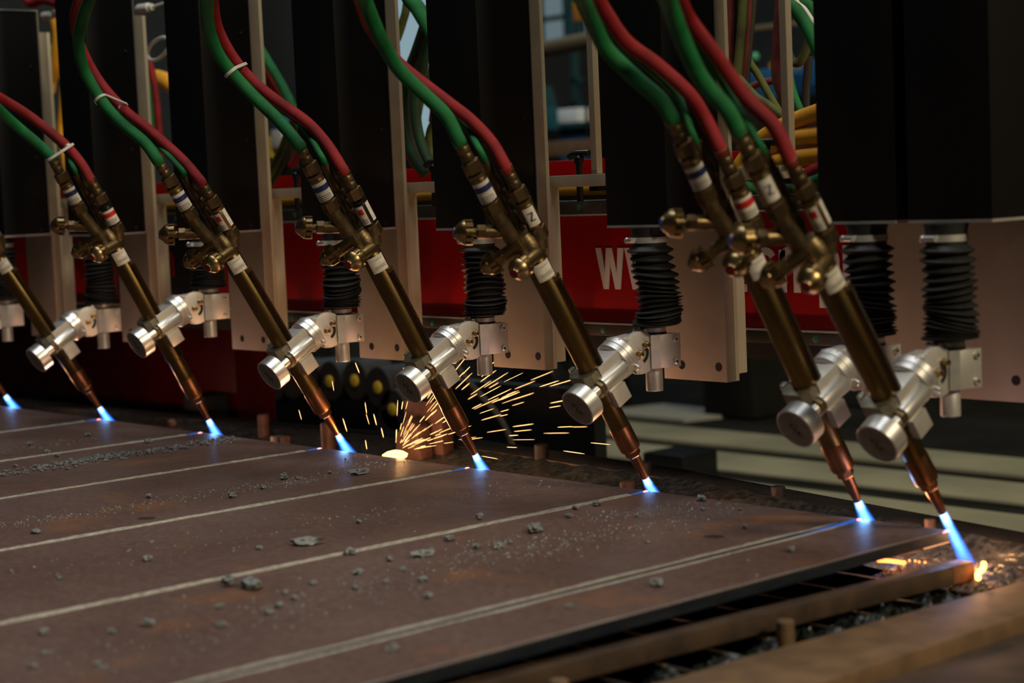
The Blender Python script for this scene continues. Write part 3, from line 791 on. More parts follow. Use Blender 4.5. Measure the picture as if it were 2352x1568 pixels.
NAMES = ['left of the leftmost torch',
         'between the leftmost and second torch from the left',
         'between the second and third torch from the left',
         'between the third and fourth torch from the left',
         'between the fourth and fifth torch from the left',
         'left of the third torch from the right',
         'left of the second torch from the right',
         'nearest the camera, narrowest of all']
xs = [-3.0] + KERF
for k in range(8):
    x0, x1 = xs[k], xs[k + 1]
    hk = lambda q: 0.0052 if q == 6 else 0.0022      # half kerf
    gl = hk(k - 1) if k else 0.0
    gr = hk(k)
    t = thing('steel_strip', 'brown flame-cut steel strip, ' + NAMES[k], 'steel plate', (0, 0, 0), group='strips cut from one plate')
    y0 = -2.1
    b = MB().box(x0 + gl, x1 - gr, y0, EDGE_Y, -TH, 0).build('plate_body', 'plate_steel', t, smooth=False)
    ce = MB().box(x1 - gr, x1 - gr + 0.0004, y0, EDGE_Y, -TH, -0.0012).build('cut_face', 'cut_edge', b, smooth=False)
    wide = k in (6, 7)
    if k == 7:
        bead(x1 - gr, -1, y0, EDGE_Y - 0.02, 0.0052, 0.0005, k).build('edge_lip', 'slag_dull', t)
    if k < 7:
        bead(x1 - gr, -1, y0, -0.03, 0.007 if k != 6 else 0.0125, 0.0016 if k != 6 else 0.0009, k).build('slag_bead', 'slag_bead', t)
    if k > 0:
        bead(x0 + gl, 1, y0, -0.03, 0.0045 if k != 7 else 0.0085, 0.0016 if k != 7 else 0.0006, 40 + k).build('slag_bead', 'slag_bead', t)
# crust that fills the older kerfs, a part of the strip on its left
strips = [o for o in COL.objects if o.name.startswith('steel_strip')]
strips.sort(key=lambda o: o.name)
for k in range(0, 6):
    rnd = random.Random(90 + k)
    vs, fs = [], []
    n = 170
    for i in range(n + 1):
        y = -2.1 + 2.05 * i / n
        h = -0.0006 + 0.0012 * rnd.random()
        for dx, dz in ((-0.004, 0.0), (0, 0.0006), (0.004, 0.0)):
            vs.append((KERF[k] + dx, y, h + dz))
    for i in range(n):
        for c in range(2):
            a = i * 3 + c
            fs.append((a, a + 1, a + 4, a + 3))
    MB().add(vs, fs).build('kerf_crust', 'slag_bead', strips[k])
# round oil stains soaked into two of the strips
for k, x, y, r in ((6, 0.330, -0.203, 0.0135), (4, -0.482, -0.602, 0.0135)):
    MB().lathe([(r, 0.0), (r * 0.93, 0.00015)], (x, y, 0.00005), seg=24, rfun=lambda t, h: 1 + 0.12 * math.sin(2 * t + 1)).build('oil_stain', 'oil_dark', strips[k])
# glowing blue slivers added for the flame light in the fresh kerf ends
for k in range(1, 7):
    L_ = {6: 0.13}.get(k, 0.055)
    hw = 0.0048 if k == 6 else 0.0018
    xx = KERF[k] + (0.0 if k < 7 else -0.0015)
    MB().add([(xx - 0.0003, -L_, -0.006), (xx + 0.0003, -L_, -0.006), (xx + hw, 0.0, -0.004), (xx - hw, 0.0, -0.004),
              (xx, -L_, -0.0015), (xx, 0.0, 0.0022)], [(0, 1, 2, 3), (0, 4, 1), (3, 2, 5), (0, 3, 5, 4), (1, 4, 5, 2)]).build('kerf_glow', 'kerf_blue', strips[k])
# molten points at the ends of the cuts
for k in range(1, 8):
    m = MB().tube([(KERF[k] - 0.001, EDGE_Y - 0.014, -0.0010), (KERF[k] - 0.001, EDGE_Y - 0.006, 0.0002), (KERF[k] - 0.001, EDGE_Y - 0.001, -0.0004)], 0.0016, 8, rs=[0.0006, 0.0017, 0.0011])
    m.build('molten_bead', 'molten_pink', strips[k])
MB().box(KERF[7] - 0.0022, KERF[7] - 0.0012, -0.045, EDGE_Y, -TH - 0.0012, -TH).build('molten_edge', 'hot_edge', strips[7])
MB().box(KERF[7] - 0.0026, KERF[7] - 0.0016, -0.10, -0.05, -TH - 0.0006, -TH).build('molten_edge', 'ember_red', strips[7])

# slag crumbs lying on the plate
from mathutils import noise as mnoise
crumb_meshes = []
for s in range(7):
    bm = bmesh.new()
    bmesh.ops.create_icosphere(bm, subdivisions=3, radius=1.0)
    for v in bm.verts:
        d = v.co.normalized()
        f = 0.75 + (0.55 if s < 5 else 0.4) * mnoise.noise(d * 1.6 + Vector((s * 5.1, 0, 0))) + 0.25 * mnoise.noise(d * 4 + Vector((0, s * 3.3, 0)))
        v.co = d * f
        v.co.z *= 0.75
        if s > 4:
            v.co.x *= 1.9
    zmin = min(v.co.z for v in bm.verts)
    for v in bm.verts:
        v.co.z -= zmin * 0.9
    me = bpy.data.meshes.new('slag_crumb')
    bm.to_mesh(me)
    bm.free()
    me.materials.append(MAT['slag_crumb'])
    me.shade_smooth()
    me.set_sharp_from_angle(angle=R(40))
    crumb_meshes.append(me)


def crumb(x, y, size, label, group, shape=None, sx=1.0):
    o = link('slag_crumb', crumb_meshes[shape if shape is not None else random.randrange(5)])
    o.location = (x, y, 0)
    o.rotation_euler = (0, 0, random.random() * 6.3)
    s = size * 0.62
    o.scale = (s * sx, s, s * random.uniform(0.7, 1.0))
    return tag(o, label, 'slag', group)


for (x, y, s, sh, lab) in BIG_CRUMBS:
    crumb(x, y, s, lab, 'larger pieces of slag on the plate', sh)
# crumb trails follow the cuts
nsm = 0
dust_v, dust_f = [], []
rnd = random.Random(3)
for (xa, ya, xb, yb, w, cnt) in TRAILS:
    for _ in range(cnt):
        t = rnd.random()
        x = xa + (xb - xa) * t + rnd.gauss(0, w)
        y = ya + (yb - ya) * t + rnd.gauss(0, w)
        if y > 0.0 or min(abs(x - q) for q in KERF) < 0.006 or x > KERF[7] - .01:
            continue
        s = rnd.choice((0.0022, 0.0028, 0.0034, 0.0045)) * rnd.uniform(0.7, 1.25)
        if nsm < 235 and s > 0.0032:
            nsm += 1
            crumb(x, y, s * 1.7, 'small grey crumb of slag scattered on the brown plate', 'slag crumbs scattered along the strips')
        else:
            o = len(dust_v)
            a = rnd.random() * 6
            h = s * 0.5
            for zz, f in ((0.0, 1.0), (s * 0.30, 0.62)):
                for q in range(5):
                    u = h * f * rnd.uniform(.65, 1.15)
                    dust_v.append((x + u * math.cos(a + q * 1.257), y + u * math.sin(a + q * 1.257), zz * rnd.uniform(.7, 1.3)))
            dust_f += [(o + q, o + (q + 1) % 5, o + 5 + (q + 1) % 5, o + 5 + q) for q in range(5)] + [tuple(o + 5 + q for q in range(5))]
tag(MB().add(dust_v, dust_f).build('slag_dust', 'slag_crumb', smooth=False), 'fine grey slag grit scattered in trails over the brown plate', 'grit', kind='stuff')

# ------------------------------------------------------------------ cutting table around and under the plate
t = thing('support_bar', 'rusty square bar along the near side of the plate, glowing dull red at its end', 'steel bar')
b0, b1 = Vector((0.487, -1.5, -0.0275)), Vector((0.5988, -0.025, -0.0275))


def obar(mb, a, b, w, h, side=-1):
    """bar whose near top edge runs a->b, width w to the left, height h down"""
    a, b = Vector(a), Vector(b)
    d = (b - a).normalized()
    l = Vector((0, 0, 1)).cross(d) * w * (-side * -1)
    dn = Vector((0, 0, -h))
    v = [a, b, b + l, a + l, a + dn, b + dn, b + l + dn, a + l + dn]
    return mb.add(v, [(0, 1, 2, 3), (7, 6, 5, 4), (0, 4, 5, 1), (1, 5, 6, 2), (2, 6, 7, 3), (3, 7, 4, 0)])


hotc = b0.lerp(b1, 0.972)
obar(MB(), b0, hotc, 0.026, 0.024).build('bar_body', 'rust_mid', t, bevel=0.0015)
surf('bar_hot', (0.16, 0.045, 0.02), 0.6, 0.1, (0.22, 0.08, 0.04), 60, 0.3, 200)
obar(MB(), hotc, b1, 0.026, 0.024).build('bar_end', 'bar_hot', t, bevel=0.0015)

t = thing('side_sill', 'wide brown steel sill along the near right side of the cutting table', 'steel beam')
MB().add([(0.625, -1.6, -0.05), (0.783, -1.6, -0.05), (0.783, 1.2, -0.05), (0.690, 1.2, -0.05), (0.679, 0.004, -0.05), (0.650, -0.515, -0.05),
          (0.625, -1.6, -0.12), (0.783, -1.6, -0.12), (0.783, 1.2, -0.12), (0.690, 1.2, -0.12), (0.679, 0.004, -0.12), (0.650, -0.515, -0.12)],
         [(0, 1, 2, 3, 4, 5), (11, 10, 9, 8, 7, 6)] + [(i, i + 6, (i + 1) % 6 + 6, (i + 1) % 6) for i in range(6)]).build('sill_top', 'rust_bar', t, bevel=0.004)
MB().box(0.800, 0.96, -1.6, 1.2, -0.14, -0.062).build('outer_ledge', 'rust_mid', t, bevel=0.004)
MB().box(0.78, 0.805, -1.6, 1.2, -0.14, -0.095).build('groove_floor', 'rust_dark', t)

# slats crossing under the plate
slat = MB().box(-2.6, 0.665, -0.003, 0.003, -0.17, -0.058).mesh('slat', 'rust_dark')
tb = thing('slat_grate', 'dark steel slats of the cutting table crossing under the plate', 'grate', (0, 0, 0))
for k in range(11):
    y = -0.155 - 0.0835 * (k - 1)
    link('slat', slat, tb, (0, y, 0))
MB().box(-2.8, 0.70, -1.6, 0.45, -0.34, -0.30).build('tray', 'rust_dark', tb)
# crusted slag between the slats on the visible side
for k in range(7):
    y = -0.155 - 0.0835 * (k - 1)
    vs, fs = lumps(30, 24, (0.090, 0.066), 0.034, k + 3)
    v2 = []
    for (x, yy, z) in vs:
        fx = x / 0.09
        v2.append((0.575 + x, y - 0.070 + yy, -0.061 - 0.050 * (1 - yy / 0.066) ** 1.3 + z * 0.7 - 0.006 * (1 - fx)))
    o = MB().add(v2, fs).build('slag_heap', 'slag_heap')
    tag(o, 'black glassy slag heap between the table slats beside the brown sill', 'slag heap', 'slag heaps between the slats')
# slag bed behind the plate, along the whole back edge
def sill_front(x):
    if x < -0.88:
        return 0.125 + (x + 3.2) * 0.0838 + 0.004
    if x < -0.19:
        return 0.309 - (x + 0.88) * 0.0826
    return 0.258 - (x + 0.19) * 0.188


vs, fs = lumps(240, 30, (3.42, 0.26), 0.018, 11)
v2 = []
for x, y, z in vs:
    q, xx = y / 0.26, -2.75 + x
    yf = sill_front(xx)
    v2.append((xx, 0.030 + (yf - 0.030) * q, -0.074 + 0.046 * q ** 1.5 + z * (1 - 0.6 * q)))
tag(MB().add(v2, fs).build('slag_bed', 'slag_crust'),
    'dark glittering bed of slag behind the end of the plate', 'slag bed', kind='stuff')
vs, fs = lumps(70, 80, (0.20, 0.24), 0.018, 23)
tag(MB().add([(0.47 + x, -0.075 + y, -0.062 + z + 0.010 * math.exp(-((x - .15) ** 2 + (y - .10) ** 2) / .004)) for x, y, z in vs], fs).build('slag_mound', 'slag_brown'),
    'brown crusty slag mound under the rightmost flame, glowing in the middle', 'slag mound', kind='stuff')

# back sill bars
def sill(label, a, b, w, h, mat='rust_dark'):
    a, b = Vector(a), Vector(b)
    d = (b - a).normalized()
    nrm = Vector((d.y, -d.x, 0)) * w
    dn = Vector((0, 0, -h))
    v = [a, b, b + nrm, a + nrm, a + dn, b + dn, b + nrm + dn, a + nrm + dn]
    o = MB().add(v, [(0, 1, 2, 3), (7, 6, 5, 4), (0, 4, 5, 1), (1, 5, 6, 2), (2, 6, 7, 3), (3, 7, 4, 0)]).build('table_sill', mat, bevel=0.003)
    return tag(o, label, 'steel beam', 'flat bars along the back of the cutting table')


sill('dark flat bar behind the plate at the far left', (-3.2, 0.20, -0.03), (-0.885, 0.394, -0.03), 0.075, 0.10)
sill('rusty flat bar behind the plate, right of the spark shower', (-0.875, 0.388, -0.027), (-0.193, 0.331, -0.028), 0.085, 0.10)
sill('dark flat bar behind the two rightmost torches', (-0.190, 0.331, -0.030), (0.72, 0.160, -0.030), 0.075, 0.10)
sill('low dark strip just behind the near right corner of the plate', (0.30, 0.150, -0.055), (0.72, 0.110, -0.055), 0.03, 0.05)
# upright pegs
def peg(x, y, z0, z1, r, mat, label):
    tag(MB().lathe([(r * 1.02, 0), (r, 0.002), (r, z1 - z0 - 0.0015), (r * 0.88, z1 - z0)], (x, y, z0), seg=20).build('locating_peg', mat), label, 'peg', 'upright pegs of the cutting table')


peg(0.630, -0.415, -0.085, -0.030, 0.0105, 'rust_bar', 'round brown peg standing between the support bar and the near sill')
peg(0.612, -0.760, -0.085, -0.030, 0.0105, 'rust_bar', 'round brown peg at the bottom edge of the picture')
peg(0.620, -0.030, -0.100, -0.052, 0.0105, 'rust_dark', 'short dark peg under the glowing end of the support bar')
peg(0.085, 0.222, -0.07, -0.014, 0.0115, 'rust_dark', 'dark peg against the back sill, left of the sixth flame')
peg(-0.250, 0.260, -0.06, -0.008, 0.0125, 'rust_dark', 'upright dark peg just right of the third torch from the right')
peg(-0.225, 0.190, -0.06, -0.030, 0.0135, 'rust_red', 'low rusty peg head beside the third flame from the right')
peg(-0.545, 0.285, -0.06, -0.002, 0.0135, 'rust_dark', 'slag-crusted peg behind the plate, right of the fifth torch')
peg(-0.500, 0.115, -0.06, -0.026, 0.0135, 'rust_red', 'low rusty peg head right of the flame of the fifth torch')
peg(-1.060, 0.165, -0.06, 0.018, 0.014, 'rust_red', 'rusty peg right behind the flame of the fourth torch')
peg(-1.395, 0.235, -0.06, 0.006, 0.013, 'rust_red', 'rusty peg on the sill between the third and fourth torches')
peg(0.452, 0.118, -0.08, -0.012, 0.0080, 'rust_red', 'thin dark peg behind the nozzle of the rightmost torch')
tag(MB().box(-0.92, -0.80, 0.255, 0.285, -0.06, 0.065).build('rusty_block', 'rust_red', bevel=0.006), 'upright rusty steel block behind the spark shower', 'steel block')
tag(MB().prism([(-0.905, -0.05), (-0.82, -0.05), (-0.83, 0.02), (-0.86, 0.035), (-0.90, 0.0)], 0.215, 0.25, 'y').build('rusty_lump', 'rust_red', bevel=0.008), 'crusted lump in front of the rusty block behind the sparks', 'slag lump')
tag(MB().box(-1.135, -1.10, 0.075, 0.10, -0.05, -0.004).build('steel_offcut', 'rust_red', bevel=0.002), 'small pinkish steel offcut left of the flame of the fourth torch', 'offcut')
tag(MB().lathe([(0.003, 0), (0.010, 0.004), (0.011, 0.012), (0.005, 0.018)], (-1.49, 0.06, -0.008), seg=9).build('rust_nub', 'rust_red'), 'small orange rusty nub at the plate edge between the third and fourth torches', 'slag lump')

# hot spots
HOT = Vector((-0.722, 0.075, -0.011))
hs = thing('molten_pool', 'blinding yellow pool of molten metal where the sparks start', 'molten metal', HOT)
MB().lathe([(0.006, -0.010), (0.021, -0.004), (0.023, 0.002), (0.014, 0.008), (0.003, 0.011)], seg=20, rfun=lambda t, h: 1 + .15 * math.sin(3 * t)).build('pool', 'molten_yellow', hs)
point('pool_light', HOT + Vector((0, 0.012, 0.004)), 3.0, (1.0, 0.50, 0.17), 0.015)
h2 = thing('molten_drip', 'white-hot drip of metal on the slag under the rightmost flame', 'molten metal', (0.637, -0.030, -0.044))
MB().tube(smooth_path([(-0.004, 0.012, 0.014), (0.0, 0.004, 0.008), (-0.002, -0.004, 0.004), (0.006, -0.016, 0.0)], 5), 0.0035, 8).build('drip', 'molten_yellow', h2)
for q in range(9):
    a = q * 2.4
    MB().lathe([(0.0003, -0.0015), (0.0016, 0), (0.0005, 0.0016)], (-0.018 + 0.004 * math.cos(a) * (q % 4), 0.004 + 0.006 * math.sin(a) * (q % 3), 0.006), seg=7).build('ember', 'molten_orange', h2)
h3 = thing('molten_streak', 'orange molten streak glowing under the near right edge of the plate', 'molten metal', (0.478, -0.012, -0.050))
MB().tube(smooth_path([(-0.02, 0.0, 0.001), (0.0, 0.002, 0.002), (0.02, 0.008, 0.001)], 5), 0.0028, 8).build('streak', 'molten_orange', h3)
for q in range(4):
    MB().lathe([(0.0003, -0.0015), (0.0018, 0), (0.0005, 0.0016)], (0.024 + 0.008 * q, 0.012 + 0.002 * (q % 2), 0.004), seg=7).build('ember', 'molten_orange', h3)

# ------------------------------------------------------------------ gantry beam with rails and lettering
g = thing('gantry_beam', 'red painted gantry beam with white lettering between steel rails', 'beam')
MB().box(-6.0, 2.2, 0.263, 0.56, 0.236, 0.430).build('beam_body', 'red_paint', g, bevel=0.003)
MB().box(-6.0, 2.2, 0.263, 0.56, 0.185, 0.213).build('lower_flange', 'black_metal', g)
rl = MB().box(-6.0, 2.2, 0.245, 0.300, 0.2135, 0.2335).build('guide_rail', 'rail_steel', g, bevel=0.002)
ru = MB().box(-6.0, 2.2, 0.245, 0.300, 0.430, 0.4535).build('guide_rail', 'rail_steel', g, bevel=0.002)
MB().box(-6.0, 2.2, 0.2445, 0.262, 0.4262, 0.4295).build('rail_highlight', 'aluminium_bright', ru)  # bright metal strips paint the highlight along each rail
MB().box(-6.0, 2.2, 0.2445, 0.262, 0.2338, 0.2358).build('rail_highlight', 'aluminium_bright', rl)
plug = MB().lathe([(0.0055, -0.001), (0.0055, 0.0008), (0.0048, 0.0012)], axis=(0, -1, 0), seg=14).mesh('rail_plug', 'plug_green')
for k in range(64):
    x = -4.3 + 0.0795 * k
    link('rail_plug', plug, rl, (x, 0.245, 0.2235))
    link('rail_plug', plug, ru, (x + 0.03, 0.245, 0.4415))
MB().box(-6.0, 2.2, 0.30, 0.55, 0.430, 0.4575).build('cable_tray', 'black_metal', g)
MB().box(-6.0, 2.2, 0.50, 0.56, 0.44, 0.530).build('rear_flange', 'red_paint', g, bevel=0.002)


def stroke(mb, pts, w, y0=0.2610, y1=0.2640):
    """flat letter stroke in the beam's face, mitred polyline of width w"""
    n = len(pts)
    L, Rr = [], []
    for i in range(n):
        a = Vector(pts[max(0, i - 1)])
        b = Vector(pts[min(n - 1, i + 1)])
        if i in (0, n - 1):
            d = (b - a).normalized()
            nn = Vector((-d.y, d.x))
            k = 1
        else:
            d1 = (Vector(pts[i]) - a).normalized()
            d2 = (b - Vector(pts[i])).normalized()
            n1, n2 = Vector((-d1.y, d1.x)), Vector((-d2.y, d2.x))
            nn = (n1 + n2).normalized()
            k = 1 / max(0.5, nn.dot(n1))
        L.append(Vector(pts[i]) + nn * w / 2 * k)
        Rr.append(Vector(pts[i]) - nn * w / 2 * k)
    vs = [(p.x, y, p.y) for y in (y0, y1) for p in L + Rr]
    m = 2 * n
    fs = []
    for i in range(n - 1):
        fs += [(i, i + 1, n + i + 1, n + i), (m + i, m + n + i, m + n + i + 1, m + i + 1),
               (i, m + i, m + i + 1, i + 1), (n + i, n + i + 1, m + n + i + 1, m + n + i)]
    fs += [(0, n, m + n, m), (n - 1, m + n - 1, m + 2 * n - 1, 2 * n - 1)]
    mb.add(vs, fs)


def arc(cx, cz, rx, rz, a0, a1, n=12):
    return [(cx + rx * math.cos(R(a0 + (a1 - a0) * i / n)), cz + rz * math.sin(R(a0 + (a1 - a0) * i / n))) for i in range(n + 1)]


ZB, ZT = 0.2952, 0.3682
def letter_w(x):
    m = MB()
    # four slanted legs, tops wide, feet meeting in pairs
    legs = [((0.000, 0.0135), (0.0173, 0.0270)), ((0.0270, 0.0390), (0.0190, 0.0300)),
            ((0.0290, 0.0407), (0.0464, 0.0570)), ((0.0560, 0.0700), (0.0490, 0.0595))]
    for (ta, tb_), (ba, bb) in legs:
        m.prism([(x + ta, ZT), (x + tb_, ZT), (x + bb, ZB), (x + ba, ZB)], 0.2610 - 0.0004 * (ta in (0.0270, 0.0560)), 0.2640, 'y')
    return m


for k in range(3):
    letter_w(-0.3536 + 0.0722 * k).build('letter_w', 'white_paint', g)
MB().box(-0.136, -0.1225, 0.261, 0.264, ZB, ZB + 0.0125).build('letter_dot', 'white_paint', g)
m = MB()
stroke(m, [(-0.088, 0.334)] + [(-0.058, 0.334)] + arc(-0.0745, 0.348, 0.0165, 0.0145, 0, 180, 10) + [(-0.091, 0.317)] + arc(-0.0745, 0.315, 0.0165, 0.0140, 180, 330, 10), 0.0125)
m.build('letter_e', 'white_paint', g)
m = MB()
sx = 0.0405
stroke(m, arc(sx, 0.3485, 0.0150, 0.0135, 20, 200, 10) + [(sx - 0.006, 0.3355), (sx + 0.006, 0.3285)] + arc(sx, 0.3150, 0.0155, 0.0137, 60, -160, 12), 0.0125)
m.build('letter_s', 'white_paint', g)
MB().box(-0.0150, -0.0025, 0.261, 0.264, ZB, ZB + 0.0125).build('letter_dot', 'white_paint', g)
m = MB()
stroke(m, [(0.0753, ZB), (0.0753, ZT - 0.004)], 0.0135)
stroke(m, [(0.0753, 0.340)] + arc(0.0900, 0.3500, 0.0145, 0.0125, 160, 0, 10) + [(0.1042, ZB)], 0.0130)
stroke(m, [(0.1042, 0.340)] + arc(0.1185, 0.3500, 0.0140, 0.0125, 160, 0, 10) + [(0.1322, ZB)], 0.0130)
m.build('letter_m', 'white_paint', g)
m = MB()
stroke(m, [(0.1555, ZT), (0.1555, 0.272)], 0.0130)
stroke(m, [(0.1555, 0.345)] + arc(0.1690, 0.348, 0.0145, 0.0140, 150, 0, 10) + [(0.1835, 0.316)] + arc(0.1690, 0.3155, 0.0145, 0.0140, 0, -150, 10), 0.0130)
m.build('letter_p', 'white_paint', g)
m = MB()
stroke(m, [(0.2040, ZT + 0.003), (0.2040, ZB)], 0.0130)
m.build('letter_l', 'white_paint', g)
# black name plate further left on the beam with red lettering
np_ = MB().box(-2.04, -1.66, 0.2605, 0.2635, 0.262, 0.405).build('name_plate', 'black_paint', g)
m = MB()
for x in (-1.838, -1.806, -1.774):
    stroke(m, [(x, 0.305), (x, 0.352)], 0.010, 0.2585, 0.2606)
stroke(m, [(-1.843, 0.360), (-1.80, 0.362), (-1.775, 0.352)], 0.016, 0.2585, 0.2606)
m.build('plate_letter', 'red_paint', np_)
m = MB()
for x in (-1.86, -1.83, -1.80):
    stroke(m, [(x, 0.274), (x - .002, 0.288)], 0.006, 0.2585, 0.2606)
m.build('plate_letter', 'red_paint', np_)

# red end carriage low on the far left
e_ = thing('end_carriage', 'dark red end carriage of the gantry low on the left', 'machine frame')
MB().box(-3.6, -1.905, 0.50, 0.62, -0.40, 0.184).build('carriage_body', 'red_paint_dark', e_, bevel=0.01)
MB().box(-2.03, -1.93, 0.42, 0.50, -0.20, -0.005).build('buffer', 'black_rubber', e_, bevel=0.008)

# ------------------------------------------------------------------ lifters: cover box, back plate, carriage frame, bellows
LX = [-2.205, -1.755, -1.292, -0.838, -0.437, -0.012, 0.413, 0.566]
screw = MB().lathe([(0.0042, 0), (0.0042, 0.0014), (0.0030, 0.0022)], axis=(1, 0, 0), seg=12).mesh('screw', 'black_metal')
bolt_hole = MB().lathe([(0.0072, -0.0015), (0.0072, 0.0003), (0.0062, 0.0004)], axis=(0, -1, 0), seg=18).mesh('bolt_hole', 'hole_black')
tops_z = [0.955, 1.2, 1.2, 1.2, 1.2, 1.2, 1.2, 1.2]
post_top = [0.905, 0.903, 1.2, 1.2, 1.2, 1.2, 1.2, 1.2]
for i, x in enumerate(LX):
    hw = 0.066
    c = thing('lifter_cover', 'tall black sheet-metal lifter cover, %s' % ORD[i], 'cover', (x, 0, 0), group='black covers of the torch lifters')
    MB().box(-hw, hw, 0.020, 0.143, 0.4165, tops_z[i]).build('cover_shell', 'black_paint', c, bevel=0.0012)
    lip = MB()
    lip.box(-hw, hw, 0.0195, 0.0215, 0.4125, 0.4163)
    lip.box(hw - 0.002, hw + 0.0004, 0.0215, 0.1425, 0.4125, 0.4163)
    lip.box(-hw, -hw + 0.002, 0.0215, 0.1425, 0.4125, 0.4163)
    lip.build('bottom_lip', 'aluminium', c)
    MB().box(hw, hw + 0.0025, 0.1405, 0.1443, 0.4125, tops_z[i]).build('rear_lip', 'aluminium_plate', c)
    if i == 0:
        MB().box(-hw, hw + .002, 0.019, 0.1445, tops_z[i], tops_z[i] + 0.003).build('top_lip', 'aluminium', c)
    for zz in (0.426, 0.60, 0.82):
        link('screw', screw, c, (hw, 0.118, zz))
    if i < 6:
        p = thing('mounting_plate', 'bare aluminium mounting plate behind the bellows, %s' % ORD[i], 'metal plate', (x, 0, 0), group='mounting plates of the torch lifters')
        MB().box(-0.072, 0.065, 0.1445, 0.166, 0.160, post_top[i]).build('plate_face', 'aluminium_plate', p, bevel=0.0012)
        for hx in (-0.032, 0.048):
            link('bolt_hole', bolt_hole, p, (hx, 0.1445, 0.184))
    if i == 6:
        p = thing('mounting_plate', 'wide bare aluminium mounting plate shared by the two rightmost lifters', 'metal plate', (x, 0, 0), group='mounting plates of the torch lifters')
        MB().box(-0.072, 0.40, 0.1445, 0.166, 0.160, 1.2).build('plate_face', 'aluminium_plate', p, bevel=0.0012)
        for hx in (-0.032, 0.168):
            link('bolt_hole', bolt_hole, p, (hx, 0.1445, 0.190))
    if i < 6:
        f = thing('carriage_frame', 'grey aluminium frame with crossbar and screw, beside lifter cover %s' % ORD[i], 'frame', (x, 0, 0), group='carriage frames between the covers')
        MB().box(0.000, 0.0645, 0.1665, 0.175, 0.160, post_top[i]).build('upright', 'aluminium_post', f, bevel=0.0012)
        MB().box(0.020, 0.055, 0.1755, 0.205, 0.17, 0.4785).build('inner_leg', 'aluminium_post', f, bevel=0.0012)
        MB().box(0.0200, 0.33 if i != 5 else 0.155, 0.182, 0.205, 0.4785, 0.4990).build('crossbar', 'aluminium_post', f, bevel=0.0012)
        tx = 0.098 if i > 1 else 0.14
        s = MB()
        s.cyl((tx, 0.215, 0.452), (tx, 0.215, 0.524), 0.006, seg=14)
        s.lathe([(0.006, 0), (0.0085, 0.001), (0.0095, 0.012), (0.0070, 0.016)], (tx, 0.215, 0.517), seg=14)
        cs = s.build('clamp_screw', 'black_metal', f)
        th = MB()
        th.tube(smooth_path([(tx - 0.021, 0.212, 0.530), (tx - 0.010, 0.214, 0.5355), (tx + 0.010, 0.216, 0.5360), (tx + 0.024, 0.217, 0.5355)], 4), 0.0058, 10)
        th.build('tee_handle', 'black_metal', cs)
        if i in (4, 5):
            MB().box(0.160, 0.174, 0.184, 0.198, 0.4995, 1.2).build('thin_upright', 'aluminium_post', f, bevel=0.0015)
            MB().box(0.154, 0.176, 0.1835, 0.203, 0.470, 0.4783).build('foot_nut', 'black_metal', f)


